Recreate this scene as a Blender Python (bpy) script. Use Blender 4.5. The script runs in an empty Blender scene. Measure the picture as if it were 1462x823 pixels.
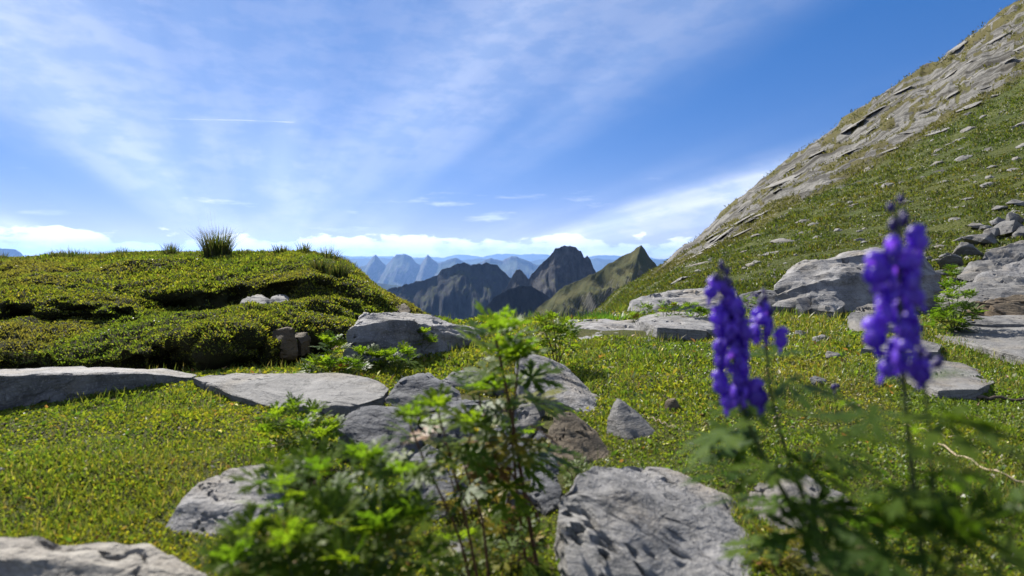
import bpy, bmesh, math, random
import numpy as np
from mathutils import Vector, Matrix, Euler, Quaternion

random.seed(11); rng = np.random.default_rng(11)
S = bpy.context.scene
R = math.radians

# ------------------------------------------------------------------ camera, sky, sun, exposure
CAMH = 0.60; F = 812.2; PITCH = math.atan(41.5/F); YH = 370.0
SUN_AZ, SUN_EL = R(-33), R(42)        # azimuth from the view axis (minus = left), elevation
cam = bpy.data.cameras.new('camera'); camo = bpy.data.objects.new('camera', cam)
S.collection.objects.link(camo); S.camera = camo
camo.location = (0, 0, CAMH); camo.rotation_euler = (R(90)-PITCH, 0, 0)
cam.lens = 20; cam.sensor_width = 36; cam.clip_start = 0.02; cam.clip_end = 200000
cam.dof.use_dof = True; cam.dof.focus_distance = 5.0; cam.dof.aperture_fstop = 2.9

world = bpy.data.worlds.new('World'); S.world = world; world.use_nodes = True
nt = world.node_tree; nt.nodes.clear(); L = nt.links.new
def wn(t, **k):
    n = nt.nodes.new(t)
    for a, b in k.items(): setattr(n, a, b)
    return n
def wmath(op, a, b=None, clamp=False):
    n = wn('ShaderNodeMath', operation=op, use_clamp=clamp)
    for i, v in enumerate((a, b)):
        if v is None: continue
        if isinstance(v, (int, float)): n.inputs[i].default_value = v
        else: L(v, n.inputs[i])
    return n.outputs[0]
def wrange(v, a, b, c=0., d=1.):
    n = wn('ShaderNodeMapRange', interpolation_type='SMOOTHSTEP'); L(v, n.inputs[0])
    for i, x in enumerate((a, b, c, d)): n.inputs[i+1].default_value = x
    return n.outputs[0]
sky = wn('ShaderNodeTexSky', sky_type='NISHITA'); sky.sun_disc = False
sky.sun_elevation = SUN_EL; sky.sun_rotation = SUN_AZ; sky.altitude = 2000; sky.air_density = 1.0; sky.dust_density = 0.05; sky.ozone_density = 2.5
hs = wn('ShaderNodeHueSaturation'); hs.inputs['Saturation'].default_value = 1.80; hs.inputs['Value'].default_value = 1.42
gm = wn('ShaderNodeGamma'); gm.inputs['Gamma'].default_value = 0.60; L(sky.outputs[0], gm.inputs['Color']); L(gm.outputs[0], hs.inputs['Color'])
tc = wn('ShaderNodeTexCoord'); sep = wn('ShaderNodeSeparateXYZ'); L(tc.outputs['Generated'], sep.inputs[0])
X, Y, Z = sep.outputs
# high cirrus on a flat layer
zz = wmath('MAXIMUM', wmath('ADD', Z, 0.10), 0.02)
comb = wn('ShaderNodeCombineXYZ'); L(wmath('DIVIDE', X, zz), comb.inputs[0]); L(wmath('DIVIDE', Y, zz), comb.inputs[1])
def streak(rot, scale, loc):
    r1 = wn('ShaderNodeMapping'); L(comb.outputs[0], r1.inputs[0]); r1.inputs['Rotation'].default_value = (0, 0, R(rot))
    r2 = wn('ShaderNodeMapping'); L(r1.outputs[0], r2.inputs[0]); r2.inputs['Scale'].default_value = scale; r2.inputs['Location'].default_value = loc
    return r2.outputs[0]
n1 = wn('ShaderNodeTexNoise'); L(streak(68, (.11, .75, 1), (6.26, .15, -1.55)), n1.inputs['Vector']); n1.inputs['Scale'].default_value = 1.0; n1.inputs['Detail'].default_value = 3; n1.inputs['Roughness'].default_value = 0.4; n1.inputs['Distortion'].default_value = 0.2
n2 = wn('ShaderNodeTexNoise'); L(streak(66, (.12, 2.6, 1), (3, 1, 0)), n2.inputs['Vector']); n2.inputs['Scale'].default_value = 1.0; n2.inputs['Detail'].default_value = 6; n2.inputs['Roughness'].default_value = 0.5; n2.inputs['Distortion'].default_value = 0.4
cir = wmath('MULTIPLY', wrange(n1.outputs[0], 0.30, 0.78), wrange(n2.outputs[0], 0.25, 0.75, 0.55, 1.0))
cir = wmath('MULTIPLY', wmath('MULTIPLY', cir, wrange(Z, 0.0, 0.03)), 0.72)
# low cumulus along the horizon
mp3 = wn('ShaderNodeMapping'); L(tc.outputs['Generated'], mp3.inputs[0]); mp3.inputs['Scale'].default_value = (1, 1, 2.6)
n3 = wn('ShaderNodeTexNoise'); L(mp3.outputs[0], n3.inputs['Vector']); n3.inputs['Scale'].default_value = 15; n3.inputs['Detail'].default_value = 9; n3.inputs['Roughness'].default_value = 0.55
band = wmath('SUBTRACT', n3.outputs[0], wrange(Z, 0.010, 0.072, 0.28, 0.80))
cum = wmath('MULTIPLY', wrange(band, 0.0, 0.10), wrange(Z, -0.01, 0.01))
mp4 = wn('ShaderNodeMapping'); L(tc.outputs['Generated'], mp4.inputs[0]); mp4.inputs['Scale'].default_value = (1, 1, 7); mp4.inputs['Location'].default_value = (2, 4, 1)
n4 = wn('ShaderNodeTexNoise'); L(mp4.outputs[0], n4.inputs['Vector']); n4.inputs['Scale'].default_value = 5; n4.inputs['Detail'].default_value = 9; n4.inputs['Roughness'].default_value = 0.6
bandz = wmath('MULTIPLY', wrange(Z, 0.02, 0.07), wrange(Z, 0.16, 0.09))
wisp = wmath('MULTIPLY', wmath('MULTIPLY', wrange(n4.outputs[0], 0.55, 0.75), bandz), 0.6)
cloud = wmath('MAXIMUM', wmath('MAXIMUM', cir, wisp), wmath('MULTIPLY', cum, 0.92))
shade = wn('ShaderNodeMix', data_type='RGBA')
L(wrange(n3.outputs[0], 0.38, 0.62), shade.inputs['Factor']); shade.inputs['A'].default_value = (9.0, 10.0, 11.6, 1); shade.inputs['B'].default_value = (12.6, 12.8, 13.2, 1)
mx = wn('ShaderNodeMix', data_type='RGBA'); L(cloud, mx.inputs['Factor']); tint = wn('ShaderNodeMix', data_type='RGBA', blend_type='MULTIPLY'); tint.inputs['Factor'].default_value = 1.0; tint.inputs['B'].default_value = (1.22, 0.99, 1.30, 1); L(hs.outputs[0], tint.inputs['A']); L(tint.outputs['Result'], mx.inputs['A']); L(shade.outputs['Result'], mx.inputs['B'])
bg = wn('ShaderNodeBackground'); bg.inputs['Strength'].default_value = 0.053
L(mx.outputs['Result'], bg.inputs['Color']); wo = wn('ShaderNodeOutputWorld'); L(bg.outputs[0], wo.inputs[0])

sun = bpy.data.lights.new('sun', 'SUN'); suno = bpy.data.objects.new('sun', sun); S.collection.objects.link(suno)
sun.energy = 5.0; sun.angle = R(0.53); sun.color = (1.0, 0.955, 0.88)
sd = Vector((math.sin(SUN_AZ)*math.cos(SUN_EL), math.cos(SUN_AZ)*math.cos(SUN_EL), math.sin(SUN_EL)))
suno.rotation_euler = sd.to_track_quat('Z', 'Y').to_euler(); suno.location = (-20, 20, 40)
S.view_settings.view_transform = 'Standard'; S.view_settings.look = 'None'; S.view_settings.gamma = 1; S.view_settings.exposure = 1.2
S.render.engine = 'CYCLES'; S.cycles.use_denoising = True
S.cycles.max_bounces = 8; S.cycles.diffuse_bounces = 3; S.cycles.glossy_bounces = 2; S.cycles.transmission_bounces = 4; S.cycles.transparent_max_bounces = 8; S.cycles.volume_bounces = 0
S.cycles.caustics_reflective = False; S.cycles.caustics_refractive = False

# ------------------------------------------------------------------ helpers
C = S.collection
cp, sp = math.cos(PITCH), math.sin(PITCH)
def P(px, py, d):
    """world point on the ray of photo pixel (px,py) at distance y = d"""
    u, v = (px-731)/F, (411.5-py)/F
    k = d/(cp+v*sp)
    return np.array((u*k, d, CAMH+k*(v*cp-sp)))
def PZ(px, py, z):
    u, v = (px-731)/F, (411.5-py)/F
    k = (z-CAMH)/(v*cp-sp)
    return np.array((u*k, k*(cp+v*sp), z))
def PIX(p):
    dz = p[..., 2]-CAMH; f = p[..., 1]*cp-dz*sp; v = p[..., 1]*sp+dz*cp
    return 731+F*p[..., 0]/f, 411.5-F*v/f

def _h(i, j, k, seed):
    h = (i*np.int64(374761393)+j*np.int64(668265263)+k*np.int64(2147483647 % 1274126177)+np.int64(seed)*np.int64(144665)) & 0xffffffff
    h = ((h ^ (h >> 13))*np.int64(1274126177)) & 0xffffffff
    h = ((h ^ (h >> 16))*np.int64(2246822519 % 2147483647)) & 0xffffffff
    return ((h ^ (h >> 15)) & 0xffffff)/float(0x7fffff)-1.0
def vn(p, seed=0):
    p = np.asarray(p, float); i = np.floor(p).astype(np.int64); f = p-i; u = f*f*f*(f*(f*6-15)+10)
    r = 0
    for a in (0, 1):
        wa = u[:, 0] if a else 1-u[:, 0]
        for b in (0, 1):
            wb = u[:, 1] if b else 1-u[:, 1]
            for c in (0, 1):
                wc = u[:, 2] if c else 1-u[:, 2]
                r = r+wa*wb*wc*_h(i[:, 0]+a, i[:, 1]+b, i[:, 2]+c, seed)
    return r
def fbm(p, octv=4, seed=0, gain=0.5, lac=2.03):
    p = np.asarray(p, float); s = 0; a = 1.; t = 0
    for o in range(octv):
        s = s+a*vn(p, seed+o*17); t += a; a *= gain; p = p*lac+3.7
    return s/t
def ridged(p, octv=4, seed=0, gain=0.5, lac=2.1):
    p = np.asarray(p, float); s = 0; a = 1.; t = 0
    for o in range(octv):
        s = s+a*(1-2*np.abs(vn(p, seed+o*13))); t += a; a *= gain; p = p*lac+1.3
    return s/t
def xyz(x, y, z):
    x = np.ravel(x); return np.stack([x, np.ravel(y), np.broadcast_to(np.ravel(z), x.shape)], 1)
def sstep(x, a, b):
    t = np.clip((x-a)/(b-a), 0, 1); return t*t*(3-2*t)

def mesh_np(name, V, Fc, col=None, smooth=True, mat=None):
    me = bpy.data.meshes.new(name); V = np.asarray(V, np.float32); Fc = np.asarray(Fc, np.int32); k = Fc.shape[1]
    me.vertices.add(len(V)); me.vertices.foreach_set('co', V.ravel())
    me.loops.add(Fc.size); me.loops.foreach_set('vertex_index', Fc.ravel())
    me.polygons.add(len(Fc)); me.polygons.foreach_set('loop_start', np.arange(0, Fc.size, k, dtype=np.int32))
    me.polygons.foreach_set('use_smooth', np.full(len(Fc), smooth, dtype=bool))
    me.update(calc_edges=True)
    if col is not None:
        a = me.color_attributes.new('col', 'FLOAT_COLOR', 'POINT')
        c4 = np.ones((len(V), 4), np.float32); c4[:, :col.shape[1]] = col
        a.data.foreach_set('color', c4.ravel())
    if mat: me.materials.append(mat)
    return me
def obj(name, me, parent=None, loc=None):
    o = bpy.data.objects.new(name, me); C.objects.link(o)
    if parent: o.parent = parent
    if loc is not None: o.location = [float(v) for v in loc]
    return o
def tag(o, label=None, cat=None, group=None, kind=None):
    if label: o['label'] = label
    if cat: o['category'] = cat
    if group: o['group'] = group
    if kind: o['kind'] = kind
    return o
def grid_faces(n, m):
    i, j = np.meshgrid(np.arange(n-1), np.arange(m-1), indexing='ij'); a = (i*m+j).ravel()
    return np.stack([a, a+m, a+m+1, a+1], 1)
def vnormals(V, Q):
    N = np.zeros_like(V); n = np.cross(V[Q[:, 2]]-V[Q[:, 0]], V[Q[:, -1]]-V[Q[:, 1]])
    for k in range(Q.shape[1]): np.add.at(N, Q[:, k], n)
    return N/np.maximum(np.linalg.norm(N, axis=1), 1e-12)[:, None]

# ------------------------------------------------------------------ materials
class M:
    def __init__(s, name):
        s.m = bpy.data.materials.new(name); s.m.use_nodes = True; s.t = s.m.node_tree; s.t.nodes.clear()
        s.out = s.n('ShaderNodeOutputMaterial')
    def n(s, t, **k):
        n = s.t.nodes.new(t)
        for a, b in k.items(): setattr(n, a, b)
        return n
    def l(s, a, b): s.t.links.new(a, b)
    def noise(s, vec, scale, detail=4, rough=0.55, dist=0):
        n = s.n('ShaderNodeTexNoise'); n.inputs['Scale'].default_value = scale; n.inputs['Detail'].default_value = detail
        n.inputs['Roughness'].default_value = rough; n.inputs['Distortion'].default_value = dist
        if vec is not None: s.l(vec, n.inputs['Vector'])
        return n.outputs[0]
    def rng(s, v, a, b, c=0., d=1.):
        n = s.n('ShaderNodeMapRange'); s.l(v, n.inputs[0])
        for i, x in enumerate((a, b, c, d)): n.inputs[i+1].default_value = x
        return n.outputs[0]
    def mix(s, f, a, b, blend='MIX'):
        n = s.n('ShaderNodeMix', data_type='RGBA', blend_type=blend)
        for k, v in (('Factor', f), ('A', a), ('B', b)):
            i = n.inputs[k] if k != 'Factor' else n.inputs['Factor']
            if isinstance(v, (int, float)): i.default_value = v
            elif isinstance(v, tuple): i.default_value = v+(1,) if len(v) == 3 else v
            else: s.l(v, i)
        return n.outputs['Result']
    def math(s, op, a, b=0.):
        n = s.n('ShaderNodeMath', operation=op)
        for i, v in enumerate((a, b)):
            if isinstance(v, (int, float)): n.inputs[i].default_value = v
            else: s.l(v, n.inputs[i])
        return n.outputs[0]
    def bump(s, h, strength, dist, prev=None):
        b = s.n('ShaderNodeBump'); b.inputs['Strength'].default_value = strength; b.inputs['Distance'].default_value = dist
        s.l(h, b.inputs['Height'])
        if prev is not None: s.l(prev, b.inputs['Normal'])
        return b.outputs[0]
    def principled(s, col, rough=0.8, spec=0.3, normal=None, trans=0., tcol=None):
        p = s.n('ShaderNodeBsdfPrincipled'); p.inputs['Roughness'].default_value = rough; p.inputs['Specular IOR Level'].default_value = spec
        if isinstance(col, tuple): p.inputs['Base Color'].default_value = col+(1,)
        else: s.l(col, p.inputs['Base Color'])
        if normal is not None: s.l(normal, p.inputs['Normal'])
        sh = p.outputs[0]
        if trans > 0:
            t = s.n('ShaderNodeBsdfTranslucent'); c = tcol if tcol is not None else col
            if isinstance(c, tuple): t.inputs[0].default_value = c+(1,)
            else: s.l(c, t.inputs[0])
            mx = s.n('ShaderNodeMixShader'); mx.inputs[0].default_value = trans
            s.l(sh, mx.inputs[1]); s.l(t.outputs[0], mx.inputs[2]); sh = mx.outputs[0]
        s.l(sh, s.out.inputs[0]); return s.m
    def pos(s): return s.n('ShaderNodeNewGeometry').outputs['Position']
    def mapped(s, vec, scale=(1, 1, 1), rot=(0, 0, 0)):
        m = s.n('ShaderNodeMapping'); s.l(vec, m.inputs[0]); m.inputs['Scale'].default_value = scale; m.inputs['Rotation'].default_value = rot
        return m.outputs[0]

def rock_mat(name, lo, hi, warm, k=1.0, lichen=0.5, bs=1.0):
    m = M(name); p = m.pos()
    a = m.noise(p, 5*k, 8, 0.6); c = m.mix(m.rng(a, 0.32, 0.68), lo, hi)
    w = m.noise(p, 2.3*k, 5, 0.6, 0.5); c = m.mix(m.math('MULTIPLY', m.rng(w, 0.50, 0.72), 0.75), c, warm)
    f = m.noise(p, 38*k, 6, 0.7); c = m.mix(m.rng(f, 0.52, 0.70, 0, lichen), c, tuple(v*0.38 for v in lo))
    g = m.noise(p, 120*k, 3, 0.6); c = m.mix(m.rng(g, 0.56, 0.66, 0, 0.5), c, tuple(min(.62, v*1.35) for v in hi))
    st = m.noise(m.mapped(p, (2.2*k, 2.2*k, 16*k), (R(14), R(-10), 0)), 1.6, 6, 0.65, 0.6)
    v = m.n('ShaderNodeTexVoronoi', feature='DISTANCE_TO_EDGE'); v.inputs['Scale'].default_value = 4.2*k
    vv = m.n('ShaderNodeVectorMath', operation='ADD'); m.l(m.mapped(p, (1, 1, 2.2), (R(20), 0, 0)), vv.inputs[0])
    nz = m.n('ShaderNodeTexNoise'); nz.inputs['Scale'].default_value = 6*k; nz.inputs['Detail'].default_value = 6; m.l(p, nz.inputs['Vector'])
    sc = m.n('ShaderNodeVectorMath', operation='SCALE'); m.l(nz.outputs['Color'], sc.inputs[0]); sc.inputs['Scale'].default_value = 0.45/k
    m.l(sc.outputs[0], vv.inputs[1]); m.l(vv.outputs[0], v.inputs['Vector'])
    cr = m.rng(v.outputs['Distance'], 0.0, 0.035)
    c = m.mix(m.math('MULTIPLY', m.math('SUBTRACT', 1.0, cr), 0.35), c, tuple(q*0.35 for q in lo))
    n = m.bump(st, 0.55*bs, 0.05/k)
    n = m.bump(cr, 0.35*bs, 0.012/k, n)
    n = m.bump(a, 0.6*bs, 0.03/k, n); n = m.bump(f, 0.7*bs, 0.010/k, n); n = m.bump(g, 0.5*bs, 0.003/k, n)
    return m.principled(c, 0.82, 0.25, n)
ROCK = rock_mat('limestone_grey', (.085, .083, .081), (.24, .232, .224), (.21, .175, .13))
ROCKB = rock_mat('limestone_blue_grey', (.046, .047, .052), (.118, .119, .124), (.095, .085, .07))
ROCKW = rock_mat('limestone_pale', (.088, .085, .081), (.172, .166, .157), (.155, .13, .095), lichen=0.35)
ROCKT = rock_mat('limestone_tan', (.135, .118, .098), (.255, .235, .20), (.24, .165, .09), lichen=.4)
ROCKO = rock_mat('limestone_ochre', (.055, .042, .026), (.13, .10, .065), (.15, .092, .040))
ROCKF = rock_mat('limestone_hillside', (.115, .11, .10), (.22, .21, .19), (.165, .135, .095), k=0.35)

def col_mat(name, rough, spec, trans, tgain, bumpscale=None, bumpd=0.01):
    m = M(name); a = m.n('ShaderNodeAttribute'); a.attribute_name = 'col'
    c = a.outputs['Color']; tc_ = m.mix(1.0, c, tgain, 'MULTIPLY')
    return m.principled(c, rough, spec, None, trans, tc_)
GRASS = col_mat('grass_blade', 0.45, 0.35, 0.42, (1.7, 1.75, 0.9))
def ground_mat(name, a, b, c3, k, bd):
    m = M(name); p = m.pos()
    x = m.noise(p, 3*k, 8, 0.65); y = m.noise(p, 30*k, 6, 0.7); z = m.noise(p, 140*k, 3, 0.7)
    c = m.mix(m.rng(x, .35, .65), a, b); c = m.mix(m.rng(y, .48, .68), c, c3); c = m.mix(m.rng(z, .45, .7, 0, .7), c, tuple(v*.4 for v in a))
    n = m.bump(y, .8, bd); n = m.bump(z, .8, bd*.3, n)
    return m.principled(c, .95, .1, n)
TURF = ground_mat('turf_soil', (.050, .062, .014), (.085, .085, .022), (.055, .040, .022), 1.0, .03)
MOUNDM = ground_mat('mound_turf', (.028, .032, .010), (.045, .045, .016), (.030, .021, .012), 1.6, .05)

# ------------------------------------------------------------------ terrain functions
def edge_d(px): return np.interp(px, [-3000, 250, 430, 480, 525, 600, 860, 900, 960, 3000], [2.9, 2.9, 2.98, 3.3, 4.7, 5.5, 5.7, 7.2, 12, 12])
def lawn_z(x, y):
    x = np.asarray(x, float); y = np.asarray(y, float)
    yy = np.maximum(y, 0.3); px = 731+F*x/yy
    z = 0.045*fbm(xyz(x*.7, y*.7, 0), 3, 5).reshape(x.shape)+0.030*fbm(xyz(x*4, y*4, 1.), 3, 9).reshape(x.shape)
    z = z*sstep(y, 0.3, 1.6)
    e = edge_d(px); ov = np.maximum(0, y-e)
    return z-0.75*ov*ov/(ov+0.5)
HP = [690, 760, 820, 840, 860, 880, 900, 920, 945, 960, 1000, 1060, 1100, 1170, 1210, 1280, 1340, 1400, 1440, 1462, 1800, 2400]
HC = [560, 505, 470, 455, 440, 420, 408, 398, 384, 374, 344, 290, 250, 199, 175, 124, 85, 40, 12, -8, -250, -620]
def hill_db(px): return np.interp(px, [820, 900, 1100, 1300, 1380, 2400], [8.5, 8.2, 7.8, 6.9, 6.0, 4.5])
def hill_dc(px): return np.interp(px, [820, 945, 1100, 1250, 1462, 1800, 2400], [95, 130, 112, 96, 80, 62, 50])
def hill_z(px, d, disp=True):
    px = np.asarray(px, float); d = np.asarray(d, float)
    db, dc = hill_db(px), hill_dc(px); cz = CAMH+(YH-np.interp(px, HP, HC))/F*dc; bz = np.interp(px, [700, 860, 905, 965], [-2.6, -2.2, -.55, -.03])
    t = (d-db)/(dc-db); tc_ = np.clip(t, 0, 1)
    ex = np.interp(px, [900, 1000, 1200, 1462], [1.0, 1.15, 1.3, 1.4])
    z = bz+(cz-bz)*tc_**ex
    z = z-np.maximum(0, t-1)*dc*0.55+np.where(t < 0, t*3.0, 0)
    if disp:
        s = sstep(t, 0.0, 0.08); x = (px-731)/F*d
        dd = np.ravel(d); xx = np.ravel(x)
        a = 0.22*fbm(xyz(xx*.35, dd*.35, 0), 4, 21)+0.012*dd*fbm(xyz(xx*.06, dd*.06, 3), 3, 31)
        tt = np.ravel(t); pp = np.ravel(px)
        rk = np.ravel(rockmask_raw(px, d, z))
        strata = ridged(xyz(pp*.006, tt*26, 0), 4, 41)*0.017*dd*rk + 0.010*dd*rk*ridged(xyz(pp*.022, tt*70, 5), 3, 44)
        fade = 1-0.25*sstep(tt, .9, 1.0)
        z = z+(s*((a+strata)*fade).reshape(px.shape))
    return z
BPX = [900, 960, 1050, 1150, 1250, 1350, 1462, 2400]; BPY = [400, 388, 345, 290, 235, 178, 108, -480]
def rockmask_raw(px, d, z):
    py = YH-(z-CAMH)/d*F
    return sstep(np.interp(px, BPX, BPY)-py, -14, 22)
def ground_z(x, y):
    x = np.asarray(x, float); y = np.asarray(y, float); px = 731+F*x/np.maximum(y, .3)
    z = lawn_z(x, y)
    k = (px > 820) & (y > 4)
    if k.any(): z = np.array(z); z[k] = np.maximum(z[k], hill_z(np.clip(px[k], 692, 2400), y[k]))
    return z
def hit(px, py):
    d = np.geomspace(0.45, 150, 260) if py < 447 else np.geomspace(.45, 11, 140); p = P(px, py, 1.0)
    x = p[0]*d; z = CAMH+(p[2]-CAMH)*d
    g = ground_z(x, d); i = np.argmax(z <= g)
    if not (z <= g).any(): i = len(d)-1
    if i > 0:
        d = np.linspace(d[i-1], d[i], 24); x = p[0]*d; z = CAMH+(p[2]-CAMH)*d; g = ground_z(x, d); i = int(np.argmax(z <= g)) if (z <= g).any() else 23
    return np.array((x[i], d[i], g[i]))

# ------------------------------------------------------------------ far terrain: valley and mountains
def mtn_mat(name, rk1, rk2, g1, g2, k, slope=(0.45, 0.7), bd=8):
    m = M(name); geo = m.n('ShaderNodeNewGeometry'); p = geo.outputs['Position']
    sepn = m.n('ShaderNodeSeparateXYZ'); m.l(geo.outputs['True Normal'], sepn.inputs[0])
    n = m.noise(p, 0.02*k, 8, .65); s = m.noise(m.mapped(p, (1.6, 1, .7), (R(20), R(35), 0)), .03*k, 9, .72)
    r = m.mix(m.rng(s, .30, .72), rk1, rk2); g = m.mix(m.rng(n, .35, .65), g1, g2)
    f = m.rng(m.math('ADD', sepn.outputs[2], m.math('MULTIPLY', m.math('SUBTRACT', n, .5), .8)), slope[0], slope[1])
    c = m.mix(f, r, g)
    nb = m.bump(s, .8, bd); nb = m.bump(m.noise(p, .15*k, 6, .7), .8, bd*.4, nb)
    return m.principled(c, .95, .1, nb)
def mountain(name, label, crest, D, wf, wb, drop, gA, mat, seed, pw=0.9, ncol=220, nrow=70, fine=0.0022, gfx=None, skew=0.):
    cx = np.array([c[0] for c in crest], float); cy = np.array([c[1] for c in crest], float)
    dd = np.array([c[2] if len(c) > 2 else D for c in crest], float)
    px = np.linspace(cx[0], cx[-1], ncol); py = np.interp(px, cx, cy); d = np.interp(px, cx, dd)
    z0 = CAMH+(YH-py)/F*d; x0 = (px-731)/F*d
    g = np.linspace(-1, 1, nrow); g = np.sign(g)*np.abs(g)**1.5
    U, Vv = np.meshgrid(np.arange(ncol), g, indexing='ij')
    av = np.abs(Vv); w = np.where(Vv < 0, wf, wb)
    x = x0[U]+skew*av*w*(Vv < 0); y = d[U]+np.sign(Vv)*av*w; z = z0[U]-drop*av**pw
    gx = gfx or 9.0/((px[-1]-px[0])/F*D)
    q = xyz((x+0.25*(y-D))*gx, (y-D)*gx*.35, seed*1.7+z*gx*.15)
    r = ridged(q, 5, seed).reshape(x.shape); rf = fbm(q*4.1, 4, seed+5).reshape(x.shape)+.8*ridged(q*2.7, 3, seed+25).reshape(x.shape)
    am = sstep(av, 0.0, 0.22)
    y = y-gA*am*(r*1.0+.35*rf)*np.where(Vv < 0, 1, -.6); z = z+gA*.55*am*(r+.5*rf)
    z = z+fine*D*fbm(xyz(x*gx*7, y*gx*7, 0), 4, seed+8).reshape(x.shape)*(1-.3*am)
    me = mesh_np(name, np.stack([x, y, z], -1).reshape(-1, 3), grid_faces(ncol, nrow), mat=mat)
    o = obj(name, me); tag(o, label, 'mountain', kind='structure'); return o
MT_DARK = mtn_mat('mountain_rock_dark', (.012, .014, .017), (.045, .046, .048), (.025, .032, .015), (.04, .045, .02), 1.0, (.62, .85))
MT_PEAK = mtn_mat('mountain_rock_grey', (.018, .019, .022), (.105, .102, .10), (.05, .055, .025), (.07, .07, .03), 1.3, (.72, .92))
MT_GREEN = mtn_mat('mountain_grass', (.085, .08, .062), (.17, .16, .13), (.040, .046, .013), (.070, .064, .020), 2.2, (.12, .34), 3)
MT_FAR = mtn_mat('mountain_far', (.05, .052, .056), (.13, .13, .13), (.03, .045, .025), (.05, .065, .035), .25, (.55, .8), 40)
va = 30000
vx, vy = np.meshgrid(np.linspace(-34000, 34000, 90), np.linspace(-2500, 36000, 90), indexing='ij')
vz = -900+90*fbm(xyz(vx*.0005, vy*.0005, 0), 4, 3).reshape(vx.shape)
VM = ground_mat('valley_meadow_forest', (.035, .06, .025), (.06, .085, .035), (.03, .05, .025), .0004, 20)
tag(obj('valley', mesh_np('valley', np.stack([vx, vy, vz], -1).reshape(-1, 3), grid_faces(90, 90), mat=VM)), 'green valley floor far below the pass', 'valley', kind='structure')

def rough_line(a, b, n, y, amp, seed):
    x = np.linspace(a, b, n); return [(float(i), float(y-amp*f)) for i, f in zip(x, fbm(xyz(x*.035, 0*x, seed), 4, seed))]
mountain('mountain_range', 'faint snowy blue range along the far horizon', rough_line(-350, 1300, 90, 366, 7, 3), 30000, 3500, 2500, 1400, 260, MT_FAR, 61, ncol=420, nrow=36, fine=.0012, gfx=.0009)
mountain('mountain_range', 'pale blue middle range behind the saw-toothed peaks', rough_line(380, 1200, 60, 371, 6, 7)[:], 20000, 3500, 2500, 1500, 260, MT_FAR, 71, ncol=320, nrow=40, fine=.0016, gfx=.0012)
mountain('mountain_range', 'row of saw-toothed blue peaks in the haze', [(330, 372), (400, 376), (440, 370), (470, 366), (487, 364), (500, 371), (514, 381), (524, 377), (532, 366), (537, 363), (544, 371), (551, 378), (557, 372), (566, 363), (578, 362), (588, 366), (594, 374), (600, 378), (606, 370), (611, 363), (617, 369), (625, 376), (640, 370), (651, 367), (662, 373), (676, 377), (690, 372), (700, 368), (716, 371), (728, 366), (738, 365), (748, 370), (760, 374), (775, 380), (800, 392), (830, 400)],
         12500, 2600, 1800, 1250, 170, MT_FAR, 81, pw=.75, ncol=420, nrow=44, fine=.0022, gfx=.0022)
mountain('mountain', 'flat-topped blue mountain beyond the left end of the mound', [(-300, 362), (-180, 350), (-90, 354), (-20, 352), (10, 353), (24, 354), (31, 359), (38, 367), (60, 376), (95, 384)], 11000, 2000, 1500, 1100, 130, MT_FAR, 83, pw=.6, ncol=220, nrow=50, fine=.001, gfx=.0025)
mountain('foothills', 'hazy wooded foothills below the saw-toothed peaks', [(360, 405), (450, 402), (510, 398), (545, 404), (580, 408), (640, 402), (690, 410), (760, 405), (830, 415)], 7000, 2500, 1500, 700, 120, MT_FAR, 87, pw=.7, ncol=220, nrow=50, fine=.0014, gfx=.002)
mountain('mountain', 'broad dark rocky mountain with a rounded top', [(430, 500), (500, 440), (530, 422), (556, 412), (580, 405), (606, 400), (622, 394), (634, 383), (648, 378), (662, 375), (672, 378), (686, 376), (698, 374), (709, 377), (718, 386), (728, 395), (742, 408), (760, 428), (790, 455), (830, 490)],
         2000, 420, 420, 470, 42, MT_DARK, 91, pw=.85, ncol=320, nrow=100, fine=.0036, gfx=.011, skew=-.12)
mountain('mountain', 'steep grey rocky peak with a domed summit', [(660, 490), (690, 450), (710, 425), (724, 408), (732, 393), (738, 384), (742, 383), (748, 390), (755, 397), (764, 387), (772, 377), (784, 366), (793, 355), (803, 351), (813, 350), (822, 352), (829, 358), (834, 366), (838, 365), (843, 370), (847, 382), (858, 400), (880, 425), (920, 455)],
         1450, 260, 300, 330, 30, MT_PEAK, 97, pw=.8, ncol=300, nrow=100, fine=.0034, gfx=.017, skew=-.15)
mountain('mountain', 'low dark rock shoulder below the domed peak', [(640, 500), (676, 468), (692, 440), (705, 425), (722, 414), (740, 408), (755, 407), (768, 413), (785, 424), (805, 440), (840, 470)],
         1050, 160, 200, 240, 20, MT_DARK, 99, pw=.8, ncol=200, nrow=80, fine=.0022, gfx=.02, skew=-.15)
mountain('mountain', 'green pyramid-shaped peak with a grassy ridge', [(700, 500, 700), (745, 462, 720), (768, 440, 740), (785, 427, 750), (800, 412, 760), (822, 402, 770), (845, 392, 780), (862, 382, 790), (880, 371, 800), (897, 362, 805), (908, 354, 808), (915, 350, 810), (921, 357, 810), (928, 368, 812), (936, 378, 812), (946, 390, 815), (975, 412, 820), (1020, 450, 830)],
         800, 330, 200, 260, 34, MT_GREEN, 103, pw=1.0, ncol=320, nrow=110, fine=.0030, gfx=.016, skew=-.45)

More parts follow.
